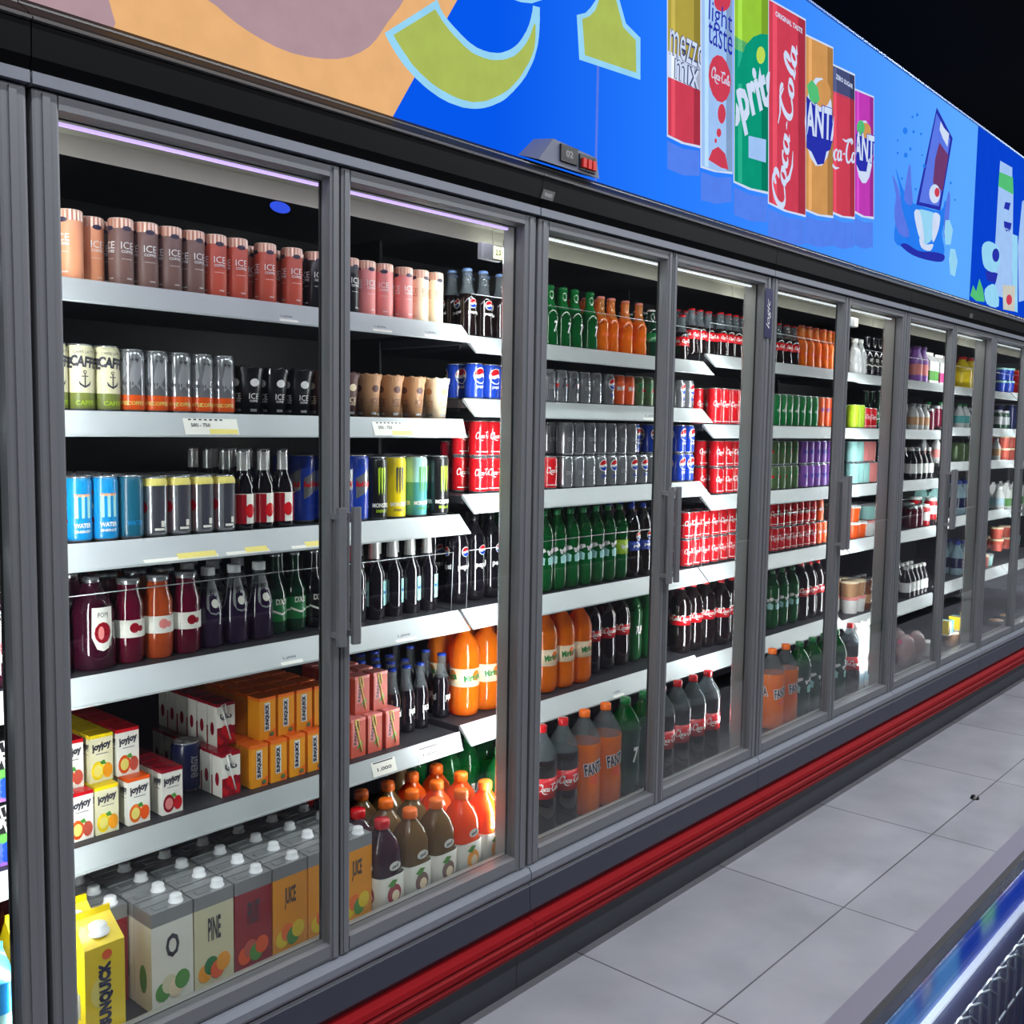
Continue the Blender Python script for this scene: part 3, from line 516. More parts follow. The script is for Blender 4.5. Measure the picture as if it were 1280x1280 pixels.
def grape_art(b, F, Sd, w_, h):
    RC(b, F, -w_, w_, h*.52, h, 'black'); TT(b, front(.022, .0012), 'JOY', w_*1.2, .02, 0, h*.72, 'tag_white', 10, .08); RC(b, F, -w_, w_, 0, h*.1, 'purple')
    for i in range(12): EL(b, front(.022, .001+.0002*i), .008, .008, -w_*.5+(i % 4)*.011, h*(.12+.1*(i//4)), ('grape', 'blue')[i % 2], 9)
    PG(b, F, [(-w_, h*.35), (-w_*.3, h*.5), (-w_, h*.52)], 'leafp')
kind('grape_box', 'juice_box', 'black and purple grape juice box', 'carton', dbox(.028, .022, .12, 'leafp', 'black', grape_art, 'white'), .03)
# -- one-litre cartons
def big_carton(base, top, art, capc='cap_white', w_=.046, d=.033, h=.205, gable=False):
    def fn():
        b = MB()
        if gable:
            b.box(-w_, w_, -d, d, 0, h, base)
            b.add([(-w_, -d, h), (w_, -d, h), (w_, d, h), (-w_, d, h), (-w_*.9, d*.35, h+.04), (w_*.9, d*.35, h+.04), (-w_*.9, d*.5, h+.04), (w_*.9, d*.5, h+.04), (-w_*.9, d*.35, h+.052), (w_*.9, d*.35, h+.052), (-w_*.9, d*.5, h+.052), (w_*.9, d*.5, h+.052)],
                  [(0, 1, 5, 4), (2, 3, 6, 7), (0, 4, 6, 3), (1, 2, 7, 5), (4, 5, 9, 8), (6, 10, 11, 7), (8, 9, 11, 10), (4, 8, 10, 6), (5, 7, 11, 9)], top)
        else:
            b.box(-w_, w_, -d, d, 0, h*.86, base); b.box(-w_, w_, -d, d, h*.86, h, top); b.box(-w_*.96, w_*.96, d*.05, d*.16, h, h+.003, 'grey_foil')
            b.add([(-w_*.98, d*.16, h), (w_*.98, d*.16, h), (w_*.98, d*.5, h+.0045), (-w_*.98, d*.5, h+.0045), (-w_*.98, d*.6, h), (w_*.98, d*.6, h)], [(0, 1, 2, 3), (3, 2, 5, 4)], top)
        art(b, front(d), side(w_), w_, h)
        c = MB(); cx, cy = (0, -d*.25) if gable else (w_*.45, -d*.35); z = h+.018 if gable else h
        r = .017 if gable else .0125
        c.lathe([(r*1.25, z-.004, capc), (r*1.2, z+.002, capc), (r, z+.002, capc), (r*.97, z+.013, capc), (r*.8, z+.015, capc), (.0001, z+.015, capc)], 16, 0, cx, cy)
        if not gable: c.box(-w_*.7, -w_*.15, -d*.75, -d*.2, h, h+.003, 'grey_foil')
        return [('carton_body', b), ('screw_cap', c)]
    return fn
def gc_art(fruit, word):
    def f(b, F, Sd, w_, h):
        for i in range(4): EL(b, front(.033, .001+.0003*i), .017, .02, -.022+.014*i, h*(.18+.06*(i % 2)), fruit[i % len(fruit)], 12)
        TT(b, F, word, .03, .05, 0, h*.62, 'deep_red' if word == 'II' else 'ink', 0, .03); EL(b, Sd, .014, .03, 0, h*.3, fruit[0], 12)
    return f
kind('carton_red', 'juice_carton', 'red fruit carton with grey top', 'carton', big_carton('deep_red', 'grey_foil', gc_art(['orange', 'rust', 'leafp'], 'FRUIT')), .0475)
kind('carton_green', 'juice_carton', 'white and green carton with grey top', 'carton', big_carton('tag_white', 'grey_foil', gc_art(['leafp', 'parchment', 'cream'], 'O')), .0475)
kind('carton_orange', 'juice_carton', 'pineapple carton with grey top', 'carton', big_carton('parchment', 'grey_foil', gc_art(['amberp', 'green', 'orange'], 'PINE')), .0475)
kind('carton_yellow', 'juice_carton', 'yellow carton with grey top', 'carton', big_carton('amberp', 'grey_foil', gc_art(['yellow', 'orange_cap', 'leafp'], 'JUICE')), .0475)
def sqc(b, F, Sd, w_, h):
    TT(b, F, 'SUNQUICK', h*.62, .026, 0, h*.52, 'navy', 90, .05); EL(b, F, .02, .03, -.008, h*.55, 'tag_yellow', 16); EL(b, front(.035, .001), .01, .01, .004, h*.9, 'orange', 10); EL(b, F, .007, .007, .022, h*.1, 'ink', 10)
    RC(b, Sd, -.016, .016, h*.3, h*.55, 'grey'); TT(b, side(w_, .001), 'JUICE', .06, .014, 0, h*.42, 'tag_white', 90, .03)
    TT(b, front(.035, .0012), 'SUNQUICK', h*.62, .026, .002, h*.52, 'navy', 90, .05)
kind('sunquick_carton', 'juice_carton', 'yellow gable carton with upright lettering', 'carton', big_carton('yellow', 'yellow', sqc, w_=.039, d=.035, h=.2, gable=True), .04)
def pinkc(b, F, Sd, w_, h): RC(b, F, -w_, w_, h*.35, h*.55, 'pinkish'); TT(b, front(.035, .001), 'lychee', .04, .02, 0, h*.46, 'magentap', -10, .02, .3); EL(b, F, .02, .016, 0, h*.12, 'red', 10); RC(b, F, -w_, w_, h*.72, h, 'sky')
kind('pink_carton', 'juice_carton', 'pale blue and pink carton', 'carton', big_carton('aqua', 'sky', pinkc, w_=.037, d=.035, h=.2, gable=True), .038)
# -- goods further along the aisle: small in the photograph, one mesh each
def solid(fn):
    def g():
        ps = fn(); m = MB()
        for _, q in ps:
            o = len(m.v); m.v += q.v
            for f, i, s_ in zip(q.f, q.m, q.sm): m.f.append(tuple(o+k for k in f)); m.m.append(m.mi(q.mats[i])); m.sm.append(s_)
        return [('body', m)]
    return g
def far(key, name, d, cat, fn, r): kind(key, name, d, cat, solid(fn), r, True)
for kk in ('cola_can_tall', 'lime_can'): pass
far('lime_can', 'soda_can', 'lime yellow soda can', 'can', can(cr, .115, [(0, 'lime')], None, seg=12), cr)
far('aqua_can', 'soda_can', 'pale aqua soda can', 'can', can(cr, .1025, [(0, 'aqua')], None, seg=12), cr)
far('pink_can', 'soda_can', 'pink soda can', 'can', can(cr, .1025, [(0, 'pinkish')], None, seg=12), cr)
far('navy_can_far', 'soda_can', 'dark blue soda can', 'can', can(.033, .16, [(0, 'navy')], None, seg=12), .034)
def plainb(L, cap, h, r, lab=None, neck=.4):
    return bottle([(r*.9, 0, L), (r, .008, L)]+([(r, h*.2, lab), (r, h*.5, L)] if lab else [])+[(r, h*.6, L), (r*neck, h*.84, L), (r*neck*.95, h*.92, L)], (r*neck*1.1, h*.9, h, cap), None, 14)
far('milk_bottle', 'milk_bottle', 'white milk bottle', 'bottle', plainb('milk', 'white', .17, .03), .031)
far('milk_bottle_small', 'milk_bottle', 'small pale bottle', 'bottle', plainb('milk', 'grey', .14, .03, 'tan'), .031)
far('pink_bottle', 'milk_bottle', 'pink flavoured milk bottle', 'bottle', plainb('milk', 'magentap', .15, .028, 'pinkish'), .029)
far('purple_jug', 'detergent_jug', 'dark jug with purple top', 'bottle', plainb('purple', 'purple', .19, .038, 'pinkish', .6), .039)
far('mint_bottle', 'yogurt_bottle', 'mint green bottle', 'bottle', plainb('milk', 'green', .14, .03, 'aquad'), .031)
far('malt_milk', 'malt_bottle', 'dark bottle with white label', 'bottle', plainb('malt', 'white', .17, .03, 'white'), .031)
far('amber_bottle', 'sauce_bottle', 'amber bottle with silver cap', 'bottle', plainb('amber_glass', 'silver', .15, .033, 'tan', .5), .034)
far('laban_bottle', 'yogurt_bottle', 'white yogurt drink bottle', 'bottle', plainb('milk', 'white', .15, .038, 'water', .5), .039)
far('water_bottle', 'water_bottle', 'clear bottle with blue label', 'bottle', plainb('water', 'blue', .2, .038, 'navy', .4), .039)
far('yellow_jug', 'oil_bottle', 'bright yellow bottle with red cap', 'bottle', plainb('oil', 'red', .19, .055, 'yellow', .4), .056)
def jar(L, lid, h, r, lab=None): return lambda: [('body', MB().lathe([(r*.92, 0, L), (r, .006, L), (r, h*.25, lab or L), (r, h*.65, L), (r*.98, h*.82, L), (r*.8, h*.86, L)], 16)), ('lid', MB().lathe([(r*.86, h*.86, lid), (r*.88, h, lid), (.0001, h, lid)], 16))]
far('cherry_jar', 'jam_jar', 'glass jar of red fruit', 'jar', jar('red_juice_l', 'silver', .12, .036), .037)
far('red_jar', 'jam_jar', 'red jar with white label', 'jar', jar('red', 'white', .12, .036, 'white'), .037)
far('dark_jar', 'jam_jar', 'dark green glass jar', 'jar', jar('green_dark', 'grey', .12, .043, 'grey'), .044)
far('olive_jar', 'olive_jar', 'glass jar of green olives', 'jar', jar('green_can', 'black', .13, .05), .051)
def tub(c, lid, h=.078, r=.042): return lambda: [('body', MB().lathe([(r*.82, 0, c), (r*.84, .002, c), (r*.97, h-.012, c)], 16)), ('lid', MB().lathe([(r, h-.012, lid), (r*1.02, h-.010, lid), (r*1.0, h, lid), (.0001, h, lid)], 16))]
for k, c, l, d in (('orange_tub', 'orange', 'white', 'orange dessert tub'), ('pink_tub', 'white', 'pinkish', 'white tub with pink lid'), ('grey_tub', 'aqua', 'grey', 'pale tub with grey lid'), ('brown_tub', 'tan', 'cream', 'tan tub with cream lid'), ('white_tub', 'white', 'white', 'white lidded tub'), ('blue_tub', 'blue', 'aqua', 'blue tub with pale lid'), ('red_tub', 'red', 'orange', 'red tub with orange lid'), ('peach_tub', 'rust', 'cream', 'peach coloured tub with cream lid')):
    far(k, 'food_tub', d, 'tub', tub(c, l), .043)
def mcart(c, c2, h=.17):
    def fn():
        b = MB(); w_ = .033; b.box(-w_, w_, -w_, w_, 0, h*.7, c); b.box(-w_-.0004, w_+.0004, -w_-.0004, w_+.0004, h*.1, h*.4, c2); b.add([(-w_, -w_, h*.7), (w_, -w_, h*.7), (w_, w_, h*.7), (-w_, w_, h*.7), (-w_, 0, h*.92), (w_, 0, h*.92), (-w_, 0, h), (w_, 0, h)], [(0, 1, 5, 4), (2, 3, 4, 5), (0, 4, 3), (1, 2, 5), (4, 5, 7, 6)], c)
        return [('body', b)]
    return fn
far('milk_carton', 'milk_carton', 'white and green milk carton', 'carton', mcart('white', 'leafp'), .034)
far('pink_carton_milk', 'milk_carton', 'white and pink milk carton', 'carton', mcart('white', 'magentap'), .034)
far('mint_carton', 'milk_carton', 'tall pale mint carton', 'carton', mcart('aqua', 'aquad', .2), .034)
def bag(c, c2, w_=.06, d=.045, h=.16):
    def fn():
        b = MB(); rnd = random.Random(3); n, q = 14, 9; v = []
        for j in range(q):
            t = j/(q-1); k = (sin(pi*(.12+.8*t)))**.5; z = h*t
            for i in range(n):
                a = 2*pi*i/n; j_ = 1+rnd.uniform(-.3, .12); v.append((w_*k*cos(a)*j_, d*k*sin(a)*j_*(1 if t < .9 else .4), z))
        b.add(v, [(j*n+i, j*n+(i+1) % n, (j+1)*n+(i+1) % n, (j+1)*n+i) for j in range(q-1) for i in range(n)]+[tuple(range(n))[::-1], tuple(range((q-1)*n, q*n))], c, True)
        b.add([v[i] for i in range(6*n, 8*n)], [(i, (i+1) % n, n+(i+1) % n, n+i) for i in range(n)], c2, True)
        return [('body', b)]
    return fn
far('snack_bag', 'food_bag', 'crumpled clear bag with pink top', 'bag', bag('sack', 'bag_pink'), .062)
def pack():
    b = MB()
    for i, c in enumerate(('yellow', 'ink', 'white', 'leafp', 'sky')): b.rbox(-.045+.018*i, -.028+.018*i, -.03, .03, .078, .155, c, .003)
    b.rbox(-.046, .046, -.031, .031, .078, .084, 'white')
    return [('body', b)]
far('soap_pack', 'yogurt_pack', 'striped yellow green and blue pack', 'pack', pack, .05)
def tray():
    b = MB(); b.add([(-.09, -.06, .03), (.09, -.06, .03), (.09, .06, .03), (-.09, .06, .03), (-.07, -.045, 0), (.07, -.045, 0), (.07, .045, 0), (-.07, .045, 0)], [(0, 1, 5, 4), (1, 2, 6, 5), (2, 3, 7, 6), (3, 0, 4, 7), (4, 5, 6, 7)], 'black'); b.lathe([(.055, .012, 'tan'), (.04, .035, 'tan'), (.0001, .042, 'cream')], 12)
    b.rbox(-.088, .088, -.058, .058, .03, .032, 'clear', .006)
    return [('body', b)]
far('food_tray', 'food_tray', 'black tray of packed food', 'tray', tray, .1)
# world positions of every run of goods: (shelf, z, y, rows, row spacing, layer, [(kind, door, [x ...])])
ROWS = [
 (0, 1.775, 0.3, 1, 0.07, '', [('ice_peach', 0, [0.061])]),
 (1, 1.523, 0.3, 2, 0.07, '', [('caffe_can', 0, [0.055])]),
 (2, 1.265, 0.3, 2, 0.07, '', [('blue_can', 0, [0.067])]),
 (3, 1.0, 0.33, 2, 0.1, '', [('dark_jug', 0, [0.055])]),
 (4, 0.66, 0.3, 2, 0.06, '', [('grape_box', 0, [0.037])]),
 (4, 0.785, 0.3, 2, 0.06, 'upper', [('grape_box', 0, [0.043])]),
 (5, 0.33, 0.13, 1, 0.07, '', [('pink_carton', 0, [-0.023])]),
 (5, 0.33, 0.22, 1, 0.07, '', [('sunquick_carton', 0, [0.037])]),
 (0, 1.775, 0.3, 2, 0.065, '', [('ice_peach', 1, [0.201]), ('ice_brown', 1, [0.309, 0.366, 0.415, 0.46]), ('ice_rust', 1, [0.514, 0.575, 0.65, 0.723]), ('ice_dark', 1, [0.788]), ('ice_dark', 2, [0.895]), ('ice_pink', 2, [0.943, 1.004, 1.072]), ('ice_cream', 2, [1.129, 1.181])]),
 (0, 1.775, 0.335, 1, 0.07, '', [('ice_peach', 1, [0.268])]),
 (1, 1.523, 0.3, 2, 0.075, '', [('caffe_can', 1, [0.17, 0.213, 0.267]), ('orange_can', 1, [0.322, 0.379, 0.428, 0.478, 0.536]), ('ice_cup_black', 1, [0.606, 0.669, 0.743]), ('ice_cup_brown', 1, [0.809]), ('ice_cup_brown', 2, [0.883]), ('ice_cup_tan', 2, [0.955, 1.03, 1.108]), ('ice_cup_cream', 2, [1.196])]),
 (2, 1.265, 0.295, 4, 0.062, '', [('blue_can', 1, [0.167, 0.212, 0.26]), ('teal_can', 1, [0.309]), ('grey_can', 1, [0.363, 0.409, 0.47, 0.524])]),
 (2, 1.265, 0.3, 3, 0.07, '', [('cherry_bottle', 1, [0.591, 0.634, 0.694])]),
 (2, 1.265, 0.36, 2, 0.07, '', [('blue_energy_can', 1, [0.801, 0.855])]),
 (2, 1.265, 0.5, 1, 0.07, '', [('cherry_bottle', 1, [0.546, 0.599, 0.647])]),
 (2, 1.265, 0.3, 4, 0.065, '', [('blue_energy_can', 2, [0.919]), ('black_energy_can', 2, [0.977]), ('yellow_energy_can', 2, [1.043]), ('teal_energy_can', 2, [1.119]), ('black_energy_can', 2, [1.2])]),
 (2, 1.318, 0.52, 1, 0.07, '', [('cola_can_tall', 2, [1.468])]),
 (3, 1.0, 0.335, 3, 0.095, '', [('dark_jug', 1, [0.194, 0.245]), ('red_juice', 1, [0.31]), ('orange_juice', 1, [0.375]), ('red_juice', 1, [0.434])]),
 (3, 1.0, 0.35, 3, 0.09, '', [('pear_bottle', 1, [0.506, 0.569, 0.627])]),
 (3, 1.0, 0.37, 3, 0.07, '', [('green_beer', 1, [0.687, 0.745]), ('black_beer', 1, [0.803, 0.858])]),
 (3, 1.0, 0.345, 3, 0.07, '', [('malt_red', 2, [0.987]), ('malt_silver', 2, [1.053, 1.125, 1.206, 1.256])]),
 (4, 0.66, 0.305, 6, 0.042, '', [('juice_box_red', 1, [0.194]), ('juice_box_yellow', 1, [0.248]), ('juice_box_orange', 1, [0.318]), ('juice_box_cherry', 1, [0.395])]),
 (4, 0.7605, 0.335, 6, 0.042, 'upper', [('juice_box_red', 1, [0.19]), ('juice_box_yellow', 1, [0.253]), ('juice_box_red', 1, [0.311])]),
 (4, 0.66, 0.4, 1, 0.07, '', [('navy_can', 1, [0.495])]),
 (4, 0.66, 0.305, 7, 0.044, '', [('pomegranate_box', 1, [0.541])]),
 (4, 0.7605, 0.36, 6, 0.044, 'upper', [('pomegranate_box', 1, [0.564])]),
 (4, 0.66, 0.31, 5, 0.06, '', [('sunquick_box', 1, [0.619, 0.671, 0.724, 0.779, 0.836])]),
 (4, 0.7605, 0.335, 5, 0.06, 'upper', [('sunquick_box', 1, [0.671, 0.714, 0.759, 0.808])]),
 (4, 0.66, 0.31, 4, 0.06, '', [('straw_box', 2, [0.916, 0.972, 1.033])]),
 (4, 0.7605, 0.335, 4, 0.06, 'upper', [('straw_box', 2, [0.95, 1.012])]),
 (4, 0.66, 0.37, 4, 0.065, '', [('cola_glass_small', 2, [1.133, 1.178, 1.225])]),
 (4, 0.673, 0.37, 4, 0.065, '', [('cola_glass_small', 2, [1.269])]),
 (5, 0.33, 0.13, 1, 0.07, '', [('sunquick_carton', 1, [0.143])]),
 (5, 0.33, 0.2, 1, 0.07, '', [('sunquick_carton', 1, [0.131])]),
 (5, 0.33, 0.245, 7, 0.07, '', [('carton_red', 1, [0.203])]),
 (5, 0.33, 0.16, 8, 0.07, '', [('carton_green', 1, [0.31]), ('carton_orange', 1, [0.394]), ('carton_red', 1, [0.484]), ('carton_yellow', 1, [0.587, 0.69]), ('carton_yellow', 2, [0.766])]),
 (5, 0.33, 0.6, 1, 0.07, '', [('cola_pet_1', 1, [0.897, 0.968, 1.041])]),
 (5, 0.33, 0.14, 3, 0.092, '', [('pet_red_juice', 2, [0.849]), ('pet_brown_juice', 2, [0.933, 1.024]), ('pet_orange_juice', 2, [1.12, 1.225])]),
 (5, 0.33, 0.43, 1, 0.07, '', [('pet_brown_juice', 2, [1.206])]),
 (0, 1.75, 0.31, 3, 0.06, '', [('pepsi_glass', 2, [1.318, 1.383, 1.454]), ('seven_glass', 3, [1.678, 1.744, 1.797, 1.888]), ('mirinda_glass', 3, [1.926, 1.992, 2.073, 2.153]), ('sprite_glass', 3, [2.23, 2.285])]),
 (0, 1.75, 0.33, 3, 0.06, '', [('cola_glass', 4, [2.463])]),
 (0, 1.78, 0.33, 3, 0.06, '', [('cola_glass', 4, [2.51, 2.577, 2.64])]),
 (1, 1.58, 0.295, 2, 0.07, '', [('pepsi_can', 2, [1.334, 1.4, 1.454]), ('silver_can', 3, [1.653]), ('seven_can_diet', 3, [1.711, 1.767]), ('silver_can', 3, [1.828, 1.887]), ('pepsi_can_diet', 3, [1.956]), ('mirinda_can', 3, [2.018, 2.064]), ('seven_can', 3, [2.124, 2.182, 2.241])]),
 (1, 1.58, 0.295, 2, 0.07, '', [('pepsi_can_diet', 4, [2.384, 2.443])]),
 (2, 1.318, 0.295, 2, 0.07, '', [('cola_can', 2, [1.358, 1.415, 1.47]), ('cola_can', 3, [1.668]), ('silver_can', 3, [1.747, 1.804, 1.862]), ('pepsi_can_diet', 3, [1.922, 1.979]), ('silver_can', 3, [2.038]), ('pepsi_can_diet', 3, [2.098, 2.16, 2.218])]),
 (2, 1.4215, 0.295, 2, 0.07, 'upper', [('cola_can', 2, [1.356, 1.413, 1.468]), ('silver_can', 3, [1.748, 1.804, 1.863, 1.918, 1.975, 2.033, 2.093]), ('pepsi_can', 3, [2.213])]),
 (2, 1.318, 0.42, 1, 0.07, '', [('cola_can_tall', 2, [1.361, 1.408, 1.456])]),
 (2, 1.4645, 0.42, 1, 0.07, 'upper', [('cola_can_tall', 2, [1.359, 1.406, 1.453])]),
 (2, 1.318, 0.295, 2, 0.07, '', [('pepsi_can', 4, [2.403, 2.463])]),
 (2, 1.4215, 0.295, 2, 0.07, 'upper', [('pepsi_can', 4, [2.398, 2.457])]),
 (3, 1.0, 0.36, 2, 0.1, '', [('pepsi_max_pet', 2, [1.342, 1.412, 1.478, 1.55])]),
 (3, 1.0, 0.315, 3, 0.095, '', [('sprite_pet', 3, [1.686, 1.749, 1.811, 1.874, 1.938, 2.001]), ('lime_pet', 3, [2.069]), ('pepsi_pet', 3, [2.14, 2.208, 2.278])]),
 (3, 1.0, 0.31, 2, 0.07, '', [('cola_can', 4, [2.46, 2.538, 2.612, 2.683])]),
 (3, 1.1035, 0.31, 2, 0.07, 'upper', [('cola_can', 4, [2.455, 2.532, 2.606, 2.677])]),
 (4, 0.673, 0.34, 2, 0.1, '', [('mirinda_pet_1', 2, [1.33, 1.414, 1.495, 1.567]), ('mirinda_pet_1', 3, [1.725, 1.807, 1.878])]),
 (4, 0.673, 0.39, 2, 0.1, '', [('cola_pet_1', 3, [2.05, 2.12, 2.187]), ('seven_pet_1', 3, [2.261, 2.338, 2.417])]),
 (4, 0.673, 0.36, 2, 0.1, '', [('cola_pet_1', 3, [2.463])]),
 (4, 0.66, 0.36, 2, 0.1, '', [('cola_pet_1', 4, [2.547, 2.639, 2.734])]),
 (5, 0.33, 0.165, 2, 0.13, '', [('cola_pet', 3, [1.505, 1.603]), ('fanta_pet', 3, [1.71, 1.831]), ('seven_pet', 3, [1.954, 2.071]), ('cola_pet', 4, [2.281, 2.399, 2.511, 2.611])]),
 (5, 0.33, 0.22, 1, 0.11, '', [('seven_pet_1', 2, [1.377])]),
 (5, 0.33, 0.36, 2, 0.1, '', [('seven_pet_1', 2, [1.266, 1.355, 1.452, 1.553])]),
 (0, 1.78, 0.31, 2, 0.06, '', [('cola_glass', 4, [2.677, 2.724, 2.779, 2.829, 2.886]), ('sprite_glass', 4, [2.944, 2.997]), ('cola_glass', 5, [3.162, 3.234, 3.3]), ('mirinda_glass', 5, [3.376, 3.445, 3.516, 3.589, 3.664, 3.741])]),
 (1, 1.525, 0.295, 2, 0.07, '', [('cola_slim', 4, [2.643, 2.708, 2.776, 2.838, 2.902]), ('sprite_slim', 5, [3.124, 3.174, 3.232, 3.291, 3.351, 3.413, 3.475]), ('mirinda_slim', 5, [3.54, 3.605, 3.672, 3.741])]),
 (2, 1.262, 0.295, 2, 0.07, '', [('cola_can', 4, [2.677, 2.75, 2.818]), ('purple_can', 4, [2.888]), ('seven_can', 5, [3.131, 3.188, 3.246, 3.305]), ('purple_can', 5, [3.397, 3.459, 3.523, 3.588, 3.655, 3.723])]),
 (2, 1.3655, 0.295, 2, 0.07, 'upper', [('cola_can', 4, [2.671, 2.743, 2.811]), ('seven_can', 4, [2.887]), ('seven_can', 5, [3.123, 3.18, 3.238, 3.297]), ('purple_can', 5, [3.388, 3.45, 3.514, 3.579, 3.645])]),
 (3, 1.0, 0.31, 2, 0.07, '', [('cola_can', 4, [2.75, 2.818]), ('sprite_pet_small', 4, [2.907, 2.98]), ('cola_can', 5, [3.173, 3.231, 3.29, 3.35, 3.412, 3.474, 3.538]), ('mirinda_can', 5, [3.604, 3.679, 3.756])]),
 (3, 1.1035, 0.31, 2, 0.07, 'upper', [('cola_can', 4, [2.743, 2.811]), ('cola_can', 5, [3.165, 3.223, 3.282, 3.342, 3.403, 3.465, 3.529]), ('mirinda_can', 5, [3.603])]),
 (4, 0.66, 0.34, 2, 0.1, '', [('cola_pet_1', 4, [2.773, 2.868, 2.965, 3.066]), ('sprite_pet', 5, [3.251, 3.34, 3.439]), ('cola_pet_1', 5, [3.543, 3.641, 3.734])]),
 (4, 0.625, 0.34, 2, 0.1, '', [('cola_pet_1', 5, [3.833])]),
 (5, 0.33, 0.165, 2, 0.13, '', [('fanta_pet', 5, [2.929, 3.046]), ('sprite_pet_big', 5, [3.169, 3.29, 3.407, 3.522])]),
 (0, 1.775, 0.31, 2, 0.08, '', [('milk_bottle', 6, [3.937, 4.002]), ('black_beer', 6, [4.078, 4.156, 4.225]), ('pink_bottle', 6, [4.306, 4.379]), ('purple_jug', 7, [4.721, 4.803]), ('milk_carton', 7, [4.887, 4.96])]),
 (0, 1.77, 0.31, 2, 0.08, '', [('pink_carton_milk', 7, [5.036]), ('milk_carton', 7, [5.112, 5.19])]),
 (1, 1.523, 0.295, 2, 0.07, '', [('lime_can', 6, [3.919, 3.984]), ('cola_can', 6, [4.059, 4.127]), ('green_beer', 6, [4.226, 4.308]), ('milk_bottle_small', 7, [4.689, 4.771, 4.854]), ('cherry_jar', 7, [4.94])]),
 (1, 1.542, 0.295, 2, 0.07, '', [('cherry_jar', 7, [5.012]), ('mint_bottle', 7, [5.114])]),
 (2, 1.26, 0.295, 2, 0.07, '', [('aqua_can', 6, [3.937, 4.003, 4.069]), ('pink_can', 6, [4.147, 4.216, 4.287]), ('malt_milk', 7, [4.701, 4.782, 4.866, 4.952])]),
 (2, 1.345, 0.295, 2, 0.07, '', [('pink_bottle', 7, [5.065])]),
 (2, 1.3635, 0.295, 2, 0.07, 'upper', [('aqua_can', 6, [3.927, 3.991]), ('pink_can', 6, [4.067, 4.135])]),
 (3, 1.0, 0.31, 2, 0.08, '', [('orange_tub', 6, [3.991, 4.066]), ('pink_tub', 6, [4.153, 4.243, 4.335]), ('cherry_jar', 7, [4.764, 4.847]), ('red_jar', 7, [4.944])]),
 (3, 1.03, 0.31, 2, 0.08, '', [('red_jar', 7, [5.027]), ('mint_carton', 7, [5.154])]),
 (3, 1.081, 0.31, 2, 0.08, 'upper', [('orange_tub', 6, [3.982]), ('grey_tub', 6, [4.164, 4.254])]),
 (4, 0.625, 0.33, 2, 0.08, '', [('pink_tub', 6, [4.058, 4.135]), ('amber_bottle', 6, [4.233, 4.314, 4.397])]),
 (4, 0.625, 0.285, 3, 0.07, '', [('malt_milk', 7, [4.698, 4.768, 4.839, 4.912, 4.986])]),
 (4, 0.706, 0.33, 2, 0.08, 'upper', [('brown_tub', 6, [4.049, 4.126])]),
 (5, 0.33, 0.17, 2, 0.1, '', [('cola_pet', 6, [3.661]), ('laban_bottle', 6, [3.767, 3.858, 3.952]), ('snack_bag', 7, [4.38, 4.524]), ('white_tub', 7, [4.722])]),
 (5, 0.482, 0.17, 2, 0.1, 'upper', [('laban_bottle', 6, [3.751, 3.842, 3.935])]),
 (0, 1.77, 0.31, 2, 0.1, '', [('yellow_jug', 8, [5.505, 5.65, 5.801]), ('blue_tub', 9, [6.22])]),
 (0, 1.775, 0.31, 2, 0.1, '', [('blue_tub', 9, [6.374]), ('red_tub', 9, [6.626])]),
 (0, 1.851, 0.31, 1, 0.1, 'upper', [('blue_tub', 9, [6.205])]),
 (0, 1.856, 0.31, 1, 0.1, 'upper', [('blue_tub', 9, [6.359]), ('red_tub', 9, [6.61])]),
 (1, 1.542, 0.295, 2, 0.07, '', [('mint_bottle', 8, [5.423, 5.522]), ('dark_jar', 8, [5.639, 5.744, 5.851]), ('dark_jar', 9, [6.158])]),
 (1, 1.54, 0.295, 2, 0.07, '', [('dark_jar', 9, [6.277]), ('navy_can_far', 9, [6.452, 6.598])]),
 (2, 1.345, 0.295, 2, 0.08, '', [('olive_jar', 8, [5.454, 5.568, 5.701, 5.823]), ('milk_bottle_small', 9, [6.16])]),
 (2, 1.34, 0.295, 2, 0.08, '', [('peach_tub', 9, [6.349, 6.509])]),
 (2, 1.421, 0.295, 2, 0.08, 'upper', [('peach_tub', 9, [6.334, 6.493])]),
 (3, 1.03, 0.31, 2, 0.08, '', [('water_bottle', 8, [5.521, 5.622, 5.726, 5.832])]),
 (3, 1.02, 0.31, 2, 0.08, '', [('laban_bottle', 9, [6.254]), ('milk_carton', 9, [6.462, 6.625, 6.794])]),
 (4, 0.66, 0.33, 2, 0.08, '', [('water_bottle', 8, [5.612, 5.729, 5.85]), ('peach_tub', 9, [6.405, 6.583]), ('grey_tub', 9, [6.805])]),
 (4, 0.741, 0.33, 2, 0.08, 'upper', [('peach_tub', 9, [6.391, 6.568]), ('grey_tub', 9, [6.789])]),
 (4, 0.822, 0.33, 1, 0.08, 'highest', [('peach_tub', 9, [6.376, 6.553])]),
 (5, 0.33, 0.17, 1, 0.1, '', [('soap_pack', 8, [5.1, 5.208, 5.318]), ('brown_tub', 8, [5.1, 5.208, 5.318]), ('food_tray', 9, [5.907, 6.192])]),
]
